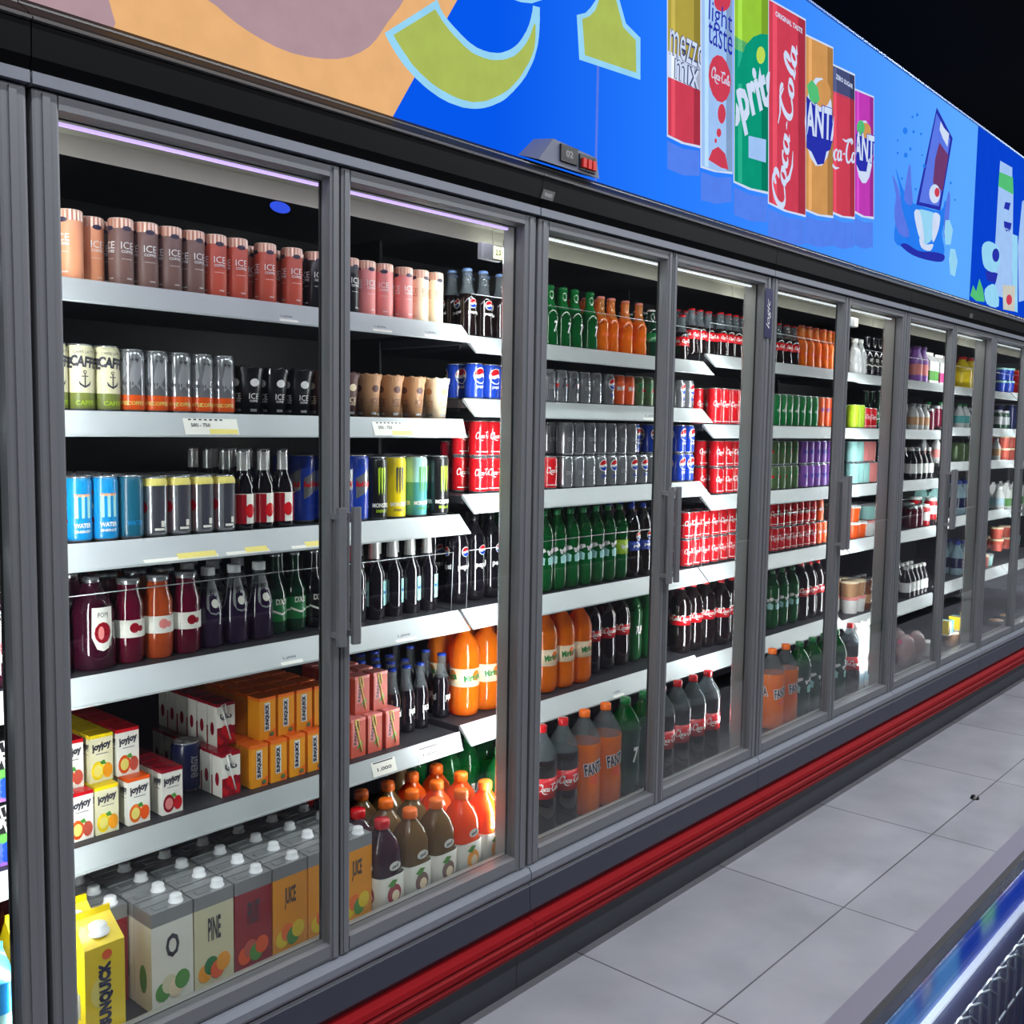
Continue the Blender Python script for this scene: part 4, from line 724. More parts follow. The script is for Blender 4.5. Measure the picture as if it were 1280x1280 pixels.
# printed artwork of the sign as flat (x, z) outlines in metres
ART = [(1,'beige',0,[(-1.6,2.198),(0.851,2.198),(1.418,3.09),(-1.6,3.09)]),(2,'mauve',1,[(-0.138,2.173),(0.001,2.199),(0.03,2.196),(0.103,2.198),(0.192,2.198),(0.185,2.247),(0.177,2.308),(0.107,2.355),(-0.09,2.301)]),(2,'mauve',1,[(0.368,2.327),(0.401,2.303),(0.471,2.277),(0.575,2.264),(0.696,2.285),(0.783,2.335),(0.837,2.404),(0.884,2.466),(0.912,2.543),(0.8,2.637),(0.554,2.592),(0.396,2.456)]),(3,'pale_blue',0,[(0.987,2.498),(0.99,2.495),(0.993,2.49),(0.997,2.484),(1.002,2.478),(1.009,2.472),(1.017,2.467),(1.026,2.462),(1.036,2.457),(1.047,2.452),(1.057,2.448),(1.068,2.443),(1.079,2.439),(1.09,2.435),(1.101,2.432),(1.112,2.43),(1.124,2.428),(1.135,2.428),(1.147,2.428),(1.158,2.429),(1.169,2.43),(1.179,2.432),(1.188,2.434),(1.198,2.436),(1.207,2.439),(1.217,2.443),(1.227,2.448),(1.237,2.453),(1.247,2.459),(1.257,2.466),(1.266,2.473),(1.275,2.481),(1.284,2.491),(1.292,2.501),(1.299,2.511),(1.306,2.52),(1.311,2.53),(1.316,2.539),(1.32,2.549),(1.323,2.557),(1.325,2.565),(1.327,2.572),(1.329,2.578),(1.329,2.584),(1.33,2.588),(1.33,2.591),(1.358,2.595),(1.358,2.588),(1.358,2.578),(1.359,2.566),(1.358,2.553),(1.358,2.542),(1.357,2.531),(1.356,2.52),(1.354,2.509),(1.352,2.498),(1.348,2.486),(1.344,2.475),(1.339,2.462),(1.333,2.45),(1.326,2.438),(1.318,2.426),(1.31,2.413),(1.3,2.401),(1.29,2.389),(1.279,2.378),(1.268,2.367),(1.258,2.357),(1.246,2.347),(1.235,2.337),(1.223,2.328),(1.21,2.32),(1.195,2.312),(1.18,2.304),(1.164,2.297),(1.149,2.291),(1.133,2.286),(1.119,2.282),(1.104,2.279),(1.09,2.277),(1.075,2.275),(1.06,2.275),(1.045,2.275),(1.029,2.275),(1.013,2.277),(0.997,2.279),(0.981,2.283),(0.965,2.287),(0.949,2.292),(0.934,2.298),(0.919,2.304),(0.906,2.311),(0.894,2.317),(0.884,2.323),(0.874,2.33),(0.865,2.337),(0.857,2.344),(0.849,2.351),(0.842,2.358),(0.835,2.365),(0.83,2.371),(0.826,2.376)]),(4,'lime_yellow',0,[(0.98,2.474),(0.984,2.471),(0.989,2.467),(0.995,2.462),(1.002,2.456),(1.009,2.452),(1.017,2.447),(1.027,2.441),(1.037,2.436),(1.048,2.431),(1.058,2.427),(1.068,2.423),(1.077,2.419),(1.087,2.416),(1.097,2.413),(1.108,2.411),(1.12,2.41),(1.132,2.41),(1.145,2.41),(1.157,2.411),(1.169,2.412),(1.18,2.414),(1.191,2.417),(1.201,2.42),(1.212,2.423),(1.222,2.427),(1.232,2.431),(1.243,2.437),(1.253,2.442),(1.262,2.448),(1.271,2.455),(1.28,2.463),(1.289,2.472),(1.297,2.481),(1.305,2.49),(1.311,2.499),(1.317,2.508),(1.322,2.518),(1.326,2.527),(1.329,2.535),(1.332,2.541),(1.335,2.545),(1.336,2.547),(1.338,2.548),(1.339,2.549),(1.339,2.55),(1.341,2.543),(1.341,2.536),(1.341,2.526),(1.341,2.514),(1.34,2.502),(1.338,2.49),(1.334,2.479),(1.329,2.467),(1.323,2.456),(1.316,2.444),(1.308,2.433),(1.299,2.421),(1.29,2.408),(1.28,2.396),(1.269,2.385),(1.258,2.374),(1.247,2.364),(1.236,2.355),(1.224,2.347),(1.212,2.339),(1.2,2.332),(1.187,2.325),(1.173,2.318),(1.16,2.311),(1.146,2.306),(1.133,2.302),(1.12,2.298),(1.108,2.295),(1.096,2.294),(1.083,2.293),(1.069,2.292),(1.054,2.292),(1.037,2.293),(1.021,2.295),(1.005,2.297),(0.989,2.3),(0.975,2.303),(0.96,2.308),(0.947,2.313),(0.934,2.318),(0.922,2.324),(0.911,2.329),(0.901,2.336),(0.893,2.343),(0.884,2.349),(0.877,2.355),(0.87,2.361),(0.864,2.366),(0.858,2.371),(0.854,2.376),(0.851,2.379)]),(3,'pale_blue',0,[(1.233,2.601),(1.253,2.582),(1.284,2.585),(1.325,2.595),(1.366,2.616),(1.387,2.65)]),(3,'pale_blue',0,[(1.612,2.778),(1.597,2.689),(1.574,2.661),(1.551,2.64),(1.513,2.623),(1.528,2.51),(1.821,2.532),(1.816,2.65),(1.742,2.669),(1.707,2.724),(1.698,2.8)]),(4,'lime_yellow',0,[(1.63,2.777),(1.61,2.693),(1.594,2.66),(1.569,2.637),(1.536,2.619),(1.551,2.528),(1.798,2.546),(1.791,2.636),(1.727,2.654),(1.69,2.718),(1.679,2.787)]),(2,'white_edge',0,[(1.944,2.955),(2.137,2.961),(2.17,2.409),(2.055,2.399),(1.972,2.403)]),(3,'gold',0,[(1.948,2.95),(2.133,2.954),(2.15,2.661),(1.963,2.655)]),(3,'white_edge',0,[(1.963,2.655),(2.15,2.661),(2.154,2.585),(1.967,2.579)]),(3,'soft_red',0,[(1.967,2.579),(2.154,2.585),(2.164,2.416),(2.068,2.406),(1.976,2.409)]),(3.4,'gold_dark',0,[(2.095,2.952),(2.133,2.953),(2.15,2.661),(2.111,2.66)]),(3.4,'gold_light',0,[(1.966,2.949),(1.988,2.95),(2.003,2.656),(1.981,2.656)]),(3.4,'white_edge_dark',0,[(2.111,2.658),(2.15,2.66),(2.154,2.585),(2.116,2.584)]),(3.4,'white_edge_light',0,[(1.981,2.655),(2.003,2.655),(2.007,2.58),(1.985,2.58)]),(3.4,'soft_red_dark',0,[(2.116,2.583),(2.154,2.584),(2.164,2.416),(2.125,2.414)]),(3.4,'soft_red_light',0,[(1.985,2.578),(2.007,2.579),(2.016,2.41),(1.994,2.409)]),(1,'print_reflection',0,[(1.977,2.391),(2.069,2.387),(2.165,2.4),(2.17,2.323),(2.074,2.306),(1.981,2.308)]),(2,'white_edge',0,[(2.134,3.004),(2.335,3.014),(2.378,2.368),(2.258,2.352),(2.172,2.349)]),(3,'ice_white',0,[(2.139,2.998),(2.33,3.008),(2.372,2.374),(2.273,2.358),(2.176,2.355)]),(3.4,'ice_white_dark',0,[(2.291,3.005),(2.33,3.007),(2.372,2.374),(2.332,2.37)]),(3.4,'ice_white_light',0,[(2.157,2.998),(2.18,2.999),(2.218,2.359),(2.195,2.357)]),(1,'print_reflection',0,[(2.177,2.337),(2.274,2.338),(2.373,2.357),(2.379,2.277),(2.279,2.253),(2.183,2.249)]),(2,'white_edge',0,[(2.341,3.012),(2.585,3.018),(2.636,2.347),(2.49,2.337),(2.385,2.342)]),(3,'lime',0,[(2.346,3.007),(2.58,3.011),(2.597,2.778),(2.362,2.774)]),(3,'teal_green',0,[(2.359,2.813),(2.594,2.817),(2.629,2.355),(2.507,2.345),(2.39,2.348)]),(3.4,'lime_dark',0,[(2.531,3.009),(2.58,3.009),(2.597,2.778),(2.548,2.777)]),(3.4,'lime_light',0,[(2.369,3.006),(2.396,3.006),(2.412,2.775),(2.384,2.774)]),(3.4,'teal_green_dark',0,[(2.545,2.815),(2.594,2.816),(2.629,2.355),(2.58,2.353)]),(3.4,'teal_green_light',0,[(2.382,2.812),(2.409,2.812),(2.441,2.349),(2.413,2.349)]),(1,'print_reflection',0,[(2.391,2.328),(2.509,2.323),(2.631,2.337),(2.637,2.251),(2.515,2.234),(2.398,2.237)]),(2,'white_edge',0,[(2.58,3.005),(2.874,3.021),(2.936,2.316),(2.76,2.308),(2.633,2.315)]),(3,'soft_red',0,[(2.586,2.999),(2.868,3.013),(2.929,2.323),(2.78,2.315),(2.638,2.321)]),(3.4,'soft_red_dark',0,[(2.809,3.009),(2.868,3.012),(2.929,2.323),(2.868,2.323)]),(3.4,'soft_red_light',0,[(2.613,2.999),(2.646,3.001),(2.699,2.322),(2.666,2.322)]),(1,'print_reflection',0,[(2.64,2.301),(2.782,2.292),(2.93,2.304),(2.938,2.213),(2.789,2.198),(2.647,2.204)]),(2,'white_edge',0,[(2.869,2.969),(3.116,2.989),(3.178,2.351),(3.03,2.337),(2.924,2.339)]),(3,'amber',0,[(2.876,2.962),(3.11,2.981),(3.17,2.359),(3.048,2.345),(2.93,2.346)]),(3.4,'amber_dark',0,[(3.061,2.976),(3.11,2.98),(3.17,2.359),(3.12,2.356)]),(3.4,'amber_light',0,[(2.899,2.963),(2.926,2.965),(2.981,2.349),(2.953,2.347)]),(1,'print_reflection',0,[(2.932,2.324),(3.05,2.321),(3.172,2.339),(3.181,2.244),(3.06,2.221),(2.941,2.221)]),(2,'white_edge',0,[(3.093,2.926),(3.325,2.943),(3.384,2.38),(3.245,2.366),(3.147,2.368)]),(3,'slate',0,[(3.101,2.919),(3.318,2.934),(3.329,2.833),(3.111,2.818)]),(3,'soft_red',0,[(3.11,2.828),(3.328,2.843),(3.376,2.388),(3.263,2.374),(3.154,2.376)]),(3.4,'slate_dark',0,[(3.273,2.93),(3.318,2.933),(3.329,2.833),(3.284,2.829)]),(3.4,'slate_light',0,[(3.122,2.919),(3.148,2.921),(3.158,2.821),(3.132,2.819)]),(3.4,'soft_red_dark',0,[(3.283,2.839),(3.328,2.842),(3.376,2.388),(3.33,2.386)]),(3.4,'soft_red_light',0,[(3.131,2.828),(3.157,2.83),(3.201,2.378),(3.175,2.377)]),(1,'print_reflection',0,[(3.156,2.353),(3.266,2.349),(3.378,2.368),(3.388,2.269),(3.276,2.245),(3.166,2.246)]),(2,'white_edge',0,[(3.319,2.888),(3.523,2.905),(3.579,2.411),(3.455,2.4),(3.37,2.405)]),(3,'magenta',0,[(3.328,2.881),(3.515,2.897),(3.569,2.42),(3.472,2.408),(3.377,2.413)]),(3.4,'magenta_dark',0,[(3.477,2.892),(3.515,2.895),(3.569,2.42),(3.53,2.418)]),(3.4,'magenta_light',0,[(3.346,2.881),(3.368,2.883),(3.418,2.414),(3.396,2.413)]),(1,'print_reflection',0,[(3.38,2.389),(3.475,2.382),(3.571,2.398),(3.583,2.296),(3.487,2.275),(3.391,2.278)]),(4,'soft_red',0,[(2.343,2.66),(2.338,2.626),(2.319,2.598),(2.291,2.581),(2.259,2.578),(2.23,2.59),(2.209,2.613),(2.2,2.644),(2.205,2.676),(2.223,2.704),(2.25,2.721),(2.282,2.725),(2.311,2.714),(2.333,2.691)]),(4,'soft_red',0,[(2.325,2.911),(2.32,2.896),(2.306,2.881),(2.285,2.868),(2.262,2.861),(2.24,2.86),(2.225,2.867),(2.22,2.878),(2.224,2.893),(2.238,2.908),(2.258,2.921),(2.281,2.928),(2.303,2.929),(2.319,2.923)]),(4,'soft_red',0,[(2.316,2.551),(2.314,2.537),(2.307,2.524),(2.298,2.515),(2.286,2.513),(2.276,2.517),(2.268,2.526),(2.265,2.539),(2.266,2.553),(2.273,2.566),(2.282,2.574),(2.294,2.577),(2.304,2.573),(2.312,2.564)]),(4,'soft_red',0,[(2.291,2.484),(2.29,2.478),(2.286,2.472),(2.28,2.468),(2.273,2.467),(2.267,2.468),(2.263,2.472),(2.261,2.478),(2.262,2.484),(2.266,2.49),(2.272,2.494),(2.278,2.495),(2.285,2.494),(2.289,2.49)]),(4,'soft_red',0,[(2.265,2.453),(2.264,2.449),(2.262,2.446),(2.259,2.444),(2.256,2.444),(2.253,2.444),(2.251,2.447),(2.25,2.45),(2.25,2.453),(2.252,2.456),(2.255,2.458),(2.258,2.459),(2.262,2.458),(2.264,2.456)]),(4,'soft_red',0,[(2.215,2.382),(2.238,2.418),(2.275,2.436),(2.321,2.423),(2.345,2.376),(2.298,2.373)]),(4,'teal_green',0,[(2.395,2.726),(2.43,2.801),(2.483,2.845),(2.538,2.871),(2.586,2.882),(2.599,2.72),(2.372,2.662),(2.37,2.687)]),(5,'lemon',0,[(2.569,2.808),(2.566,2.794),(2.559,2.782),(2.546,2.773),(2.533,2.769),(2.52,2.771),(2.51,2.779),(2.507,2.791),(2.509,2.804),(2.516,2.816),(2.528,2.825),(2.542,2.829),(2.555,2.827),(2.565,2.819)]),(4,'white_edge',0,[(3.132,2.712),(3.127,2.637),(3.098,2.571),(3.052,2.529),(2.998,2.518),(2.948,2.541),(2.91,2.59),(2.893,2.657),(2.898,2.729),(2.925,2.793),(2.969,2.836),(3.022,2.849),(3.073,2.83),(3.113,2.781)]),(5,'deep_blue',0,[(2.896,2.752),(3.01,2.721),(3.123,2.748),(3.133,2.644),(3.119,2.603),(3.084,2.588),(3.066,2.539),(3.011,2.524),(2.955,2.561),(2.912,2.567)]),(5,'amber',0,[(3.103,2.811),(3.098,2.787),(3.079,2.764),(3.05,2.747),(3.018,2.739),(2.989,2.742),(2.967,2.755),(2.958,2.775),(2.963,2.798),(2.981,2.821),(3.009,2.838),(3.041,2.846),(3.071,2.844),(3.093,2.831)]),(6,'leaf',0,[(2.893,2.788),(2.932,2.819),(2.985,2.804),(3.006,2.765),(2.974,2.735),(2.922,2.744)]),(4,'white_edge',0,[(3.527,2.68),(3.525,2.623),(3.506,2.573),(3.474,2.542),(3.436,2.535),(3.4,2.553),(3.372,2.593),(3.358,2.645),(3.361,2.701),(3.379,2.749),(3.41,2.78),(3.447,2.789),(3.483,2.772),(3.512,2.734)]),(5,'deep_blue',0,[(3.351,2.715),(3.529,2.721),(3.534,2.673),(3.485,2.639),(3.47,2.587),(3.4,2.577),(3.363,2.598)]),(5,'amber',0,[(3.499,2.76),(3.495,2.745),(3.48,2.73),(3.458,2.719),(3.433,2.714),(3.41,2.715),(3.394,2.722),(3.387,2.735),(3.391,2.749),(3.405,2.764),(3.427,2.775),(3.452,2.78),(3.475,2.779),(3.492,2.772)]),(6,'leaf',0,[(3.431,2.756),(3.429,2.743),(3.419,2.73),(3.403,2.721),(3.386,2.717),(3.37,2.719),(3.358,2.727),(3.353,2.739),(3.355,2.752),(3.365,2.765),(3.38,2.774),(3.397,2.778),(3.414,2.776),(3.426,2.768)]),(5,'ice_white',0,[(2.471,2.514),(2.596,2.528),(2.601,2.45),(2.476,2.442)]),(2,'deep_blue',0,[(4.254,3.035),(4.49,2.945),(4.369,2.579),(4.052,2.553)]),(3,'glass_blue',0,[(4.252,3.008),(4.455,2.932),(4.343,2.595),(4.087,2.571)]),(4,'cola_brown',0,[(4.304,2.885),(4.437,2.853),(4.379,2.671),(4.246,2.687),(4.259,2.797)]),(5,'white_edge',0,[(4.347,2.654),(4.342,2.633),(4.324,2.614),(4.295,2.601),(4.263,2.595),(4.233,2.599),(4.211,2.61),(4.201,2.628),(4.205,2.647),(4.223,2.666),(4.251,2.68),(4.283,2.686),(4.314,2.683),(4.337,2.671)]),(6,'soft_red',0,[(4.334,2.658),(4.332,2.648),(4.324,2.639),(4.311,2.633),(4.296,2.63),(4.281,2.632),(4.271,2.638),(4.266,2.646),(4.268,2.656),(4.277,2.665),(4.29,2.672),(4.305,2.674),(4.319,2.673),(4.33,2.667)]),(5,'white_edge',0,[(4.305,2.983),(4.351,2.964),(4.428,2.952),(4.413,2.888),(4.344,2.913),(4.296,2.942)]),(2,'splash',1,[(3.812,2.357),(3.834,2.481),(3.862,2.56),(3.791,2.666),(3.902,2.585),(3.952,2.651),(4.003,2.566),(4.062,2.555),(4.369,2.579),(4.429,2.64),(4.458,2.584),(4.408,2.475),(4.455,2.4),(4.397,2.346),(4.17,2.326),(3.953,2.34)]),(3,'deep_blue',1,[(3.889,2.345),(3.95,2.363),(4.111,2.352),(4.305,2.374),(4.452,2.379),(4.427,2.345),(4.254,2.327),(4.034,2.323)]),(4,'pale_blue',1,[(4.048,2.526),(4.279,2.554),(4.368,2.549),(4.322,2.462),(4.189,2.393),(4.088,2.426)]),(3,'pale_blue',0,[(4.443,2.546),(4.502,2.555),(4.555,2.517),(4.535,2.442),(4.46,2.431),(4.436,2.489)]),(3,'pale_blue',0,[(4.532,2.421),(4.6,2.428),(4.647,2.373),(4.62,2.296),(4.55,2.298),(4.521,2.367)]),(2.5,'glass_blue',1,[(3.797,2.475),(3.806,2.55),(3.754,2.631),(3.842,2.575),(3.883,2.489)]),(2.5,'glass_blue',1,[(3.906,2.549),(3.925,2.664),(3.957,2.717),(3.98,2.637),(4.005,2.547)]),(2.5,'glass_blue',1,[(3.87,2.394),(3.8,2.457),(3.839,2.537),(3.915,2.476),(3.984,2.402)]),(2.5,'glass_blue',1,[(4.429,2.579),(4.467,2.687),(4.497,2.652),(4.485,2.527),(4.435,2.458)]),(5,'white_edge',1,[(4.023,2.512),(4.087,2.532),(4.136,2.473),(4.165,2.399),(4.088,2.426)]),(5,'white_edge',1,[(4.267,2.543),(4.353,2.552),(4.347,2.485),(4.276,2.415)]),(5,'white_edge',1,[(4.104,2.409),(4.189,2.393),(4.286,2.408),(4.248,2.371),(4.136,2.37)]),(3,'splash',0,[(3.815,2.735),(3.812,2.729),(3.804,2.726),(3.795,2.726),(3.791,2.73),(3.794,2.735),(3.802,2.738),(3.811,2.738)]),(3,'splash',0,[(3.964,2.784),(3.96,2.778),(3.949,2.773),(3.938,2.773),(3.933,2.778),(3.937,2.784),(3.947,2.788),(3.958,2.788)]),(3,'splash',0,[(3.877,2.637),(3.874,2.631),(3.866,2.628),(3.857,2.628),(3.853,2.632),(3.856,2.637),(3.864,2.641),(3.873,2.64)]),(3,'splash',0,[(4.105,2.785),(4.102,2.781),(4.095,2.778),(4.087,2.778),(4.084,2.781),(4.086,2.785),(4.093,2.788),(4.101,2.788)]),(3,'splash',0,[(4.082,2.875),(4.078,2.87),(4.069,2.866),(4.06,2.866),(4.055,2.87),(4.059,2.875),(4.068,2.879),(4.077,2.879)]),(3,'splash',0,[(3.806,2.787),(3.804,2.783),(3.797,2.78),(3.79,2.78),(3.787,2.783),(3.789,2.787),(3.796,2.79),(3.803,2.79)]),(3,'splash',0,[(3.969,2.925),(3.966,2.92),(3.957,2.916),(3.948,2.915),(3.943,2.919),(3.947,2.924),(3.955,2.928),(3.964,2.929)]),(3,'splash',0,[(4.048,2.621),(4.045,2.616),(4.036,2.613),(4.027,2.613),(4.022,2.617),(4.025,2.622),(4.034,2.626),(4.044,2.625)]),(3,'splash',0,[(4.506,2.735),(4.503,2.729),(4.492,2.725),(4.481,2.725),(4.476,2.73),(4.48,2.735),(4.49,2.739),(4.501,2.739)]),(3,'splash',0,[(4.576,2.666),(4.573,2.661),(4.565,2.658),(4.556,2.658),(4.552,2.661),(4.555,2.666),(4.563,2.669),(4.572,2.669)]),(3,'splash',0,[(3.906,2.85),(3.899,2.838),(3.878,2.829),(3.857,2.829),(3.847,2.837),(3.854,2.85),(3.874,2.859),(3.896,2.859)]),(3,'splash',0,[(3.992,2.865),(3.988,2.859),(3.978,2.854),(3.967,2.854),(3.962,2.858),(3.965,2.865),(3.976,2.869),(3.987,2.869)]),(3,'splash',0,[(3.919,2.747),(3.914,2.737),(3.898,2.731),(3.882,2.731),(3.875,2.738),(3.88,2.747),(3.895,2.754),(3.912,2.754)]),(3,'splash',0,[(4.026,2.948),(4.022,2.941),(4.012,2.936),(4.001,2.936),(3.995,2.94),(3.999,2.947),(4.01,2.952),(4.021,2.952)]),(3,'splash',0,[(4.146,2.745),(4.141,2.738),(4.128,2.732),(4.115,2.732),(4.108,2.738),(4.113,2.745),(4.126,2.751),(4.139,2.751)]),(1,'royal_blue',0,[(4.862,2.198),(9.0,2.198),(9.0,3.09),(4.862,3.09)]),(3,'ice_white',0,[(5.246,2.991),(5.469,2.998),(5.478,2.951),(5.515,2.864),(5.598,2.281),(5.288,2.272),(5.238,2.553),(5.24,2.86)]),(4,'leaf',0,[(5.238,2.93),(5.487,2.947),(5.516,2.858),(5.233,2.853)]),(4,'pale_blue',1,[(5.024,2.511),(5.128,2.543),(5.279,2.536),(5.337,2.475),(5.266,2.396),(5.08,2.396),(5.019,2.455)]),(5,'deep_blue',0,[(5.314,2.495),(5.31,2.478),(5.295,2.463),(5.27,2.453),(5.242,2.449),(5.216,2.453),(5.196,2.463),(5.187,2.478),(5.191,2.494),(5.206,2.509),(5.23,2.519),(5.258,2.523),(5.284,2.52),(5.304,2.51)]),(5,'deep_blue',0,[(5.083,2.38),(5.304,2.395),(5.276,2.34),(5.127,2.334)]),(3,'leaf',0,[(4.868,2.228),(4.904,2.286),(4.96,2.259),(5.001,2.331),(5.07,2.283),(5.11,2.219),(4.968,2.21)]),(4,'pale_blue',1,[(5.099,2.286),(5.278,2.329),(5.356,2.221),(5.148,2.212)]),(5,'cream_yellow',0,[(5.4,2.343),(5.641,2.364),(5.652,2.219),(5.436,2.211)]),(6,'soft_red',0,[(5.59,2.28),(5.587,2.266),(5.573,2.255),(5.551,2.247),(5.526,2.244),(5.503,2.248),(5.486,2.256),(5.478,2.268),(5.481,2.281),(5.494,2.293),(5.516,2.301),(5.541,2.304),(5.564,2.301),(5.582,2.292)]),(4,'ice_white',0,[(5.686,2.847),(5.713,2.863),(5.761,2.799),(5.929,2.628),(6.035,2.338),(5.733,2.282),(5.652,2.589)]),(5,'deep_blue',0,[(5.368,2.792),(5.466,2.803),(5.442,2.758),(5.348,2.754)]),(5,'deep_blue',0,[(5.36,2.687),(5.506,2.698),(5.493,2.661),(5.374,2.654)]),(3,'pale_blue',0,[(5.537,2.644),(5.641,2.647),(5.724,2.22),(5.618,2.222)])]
ART_TEXT = [('mezzo', 2.064, 2.683, 0.075, 0.2, 'white_edge', 0, 0, 7, 0.0, 1.965, 2.146, 'slate'), ('mix', 2.068, 2.623, 0.08, 0.14, 'white_edge', 0, 0, 7, 0.0, 1.967, 2.15, 'slate'), ('light', 2.259, 2.834, 0.085, 0.15, 'deep_blue', 0, 0, 7, 0, 2.153, 2.338, ''), ('taste', 2.262, 2.776, 0.07, 0.155, 'deep_blue', 0, 0, 7, 0, 2.156, 2.342, ''), ('Coca-Cola', 2.27, 2.652, 0.05, 0.12, 'white_edge', 0, 0.35, 8, 0.03, -9, 99, ''), ('Sprite', 2.49, 2.645, 0.2, 0.36, 'white_edge', 28, 0, 7, 0.04, 2.375, 2.602, ''), ('ORIGINAL TASTE', 2.733, 2.966, 0.018, 0.21, 'white_edge', 0, 0, 7, 0.03, 2.595, 2.866, ''), ('Coca-Cola', 2.742, 2.609, 0.15, 0.6, 'white_edge', 84, 0.35, 7, 0.03, 2.621, 2.894, ''), ('FANTA', 3.013, 2.685, 0.12, 0.34, 'white_edge', 6, 0.1, 8, 0.03, 2.906, 3.132, 'deep_blue'), ('ZERO SUGAR', 3.216, 2.885, 0.018, 0.16, 'white_edge', 0, 0, 7, 0.03, 3.113, 3.317, ''), ('Coca-Cola', 3.239, 2.612, 0.13, 0.4, 'white_edge', 8, 0.35, 7, 0.03, 3.138, 3.346, ''), ('FANTA', 3.444, 2.679, 0.11, 0.3, 'white_edge', 6, 0.1, 8, 0.03, 3.355, 3.533, 'deep_blue'), ('ﻦﺒﻟ', 5.432, 2.663, 0.05, 0.09, 'deep_blue', 0, 0, 7, 0.03, -9, 99, '')]
ORD = ['first', 'second', 'third', 'fourth', 'fifth', 'sixth', 'seventh', 'eighth', 'ninth', 'tenth', 'eleventh', 'twelfth']
# ---------------------------------------------------------------- the setting
def struct(n, b): return tag(b.build(n), kind='structure')
struct('floor', MB().box(-4, 14, -5, 1.5, -.1, 0, 'floor_tiles'))
struct('wall_back', MB().box(-4, 14, 1.5, 1.6, 0, 4.3, 'wallp')); struct('wall_front', MB().box(-4, 14, -5.1, -5, 0, 4.3, 'wallp'))
struct('wall_left', MB().box(-4.1, -4, -5, 1.5, 0, 4.3, 'wallp')); struct('wall_right', MB().box(14, 14.1, -5, 1.5, 0, 4.3, 'wallp'))
struct('ceiling', MB().box(-4, 14, -5, 1.5, 4.3, 4.4, 'ceiling'))
def area(name, parent, loc, rot, sx, sy, power, col=(1, 1, 1)):
    l = bpy.data.lights.new(name, 'AREA'); l.shape = 'RECTANGLE'; l.size = sx; l.size_y = sy; l.energy = power; l.color = col
    o = bpy.data.objects.new(name, l); COL.objects.link(o); o.location = loc; o.rotation_euler = rot
    if parent: o.parent = parent
    return o
# tube fixtures hung over the aisle and over the freezer, out of the picture above
n = 0
for y in (-1.0, -3.0):
    for x in (-1.5, 1.0, 3.5, 6.0, 8.5, 11.0):
        t = thing('tube_light', 'long white ceiling tube light above the %s, %s along' % ('fridge aisle' if y > -2 else 'chest freezer', ORD[n % 6]), 'ceiling light', (x, y, 3.9), 'tube lights over the aisle')
        b = MB(); b.box(-.75, .75, -.05, .05, .0, .06, 'white'); b.box(-.7, -.69, -.005, .005, .06, .4, 'steel'); b.box(.69, .7, -.005, .005, .06, .4, 'steel'); b.build('housing', t)
        area('tube_lamp', t, (0, 0, -.01), (0, 0, 0), 1.4, .08, CEIL_POWER, (.93, .96, 1)); n += 1

# ---------------------------------------------------------------- fridge cabinets
RZ0, RZ1 = 2.035, 2.054
SHZ = [[1.775, 1.523, 1.265, 1.0, .66], [1.775, 1.523, 1.265, 1.0, .66], [1.75, 1.58, 1.318, 1.0, .673], [1.78, 1.525, 1.262, 1.0, .66], [1.775, 1.523, 1.26, 1.0, .625], [1.77, 1.542, 1.345, 1.03, .66], [1.775, 1.54, 1.34, 1.02, .66]]
DESC = ['partly seen fridge cabinet before the coffee bottles', 'fridge cabinet holding coffee bottles and small juice boxes', 'fridge cabinet holding stacked silver cans and large soda bottles', 'fridge cabinet holding purple cans and green slim cans',
        'fridge cabinet holding pink cans and white yogurt bottles', 'fridge cabinet holding yellow bottles and olive jars', 'last fridge cabinet at the far end of the aisle']
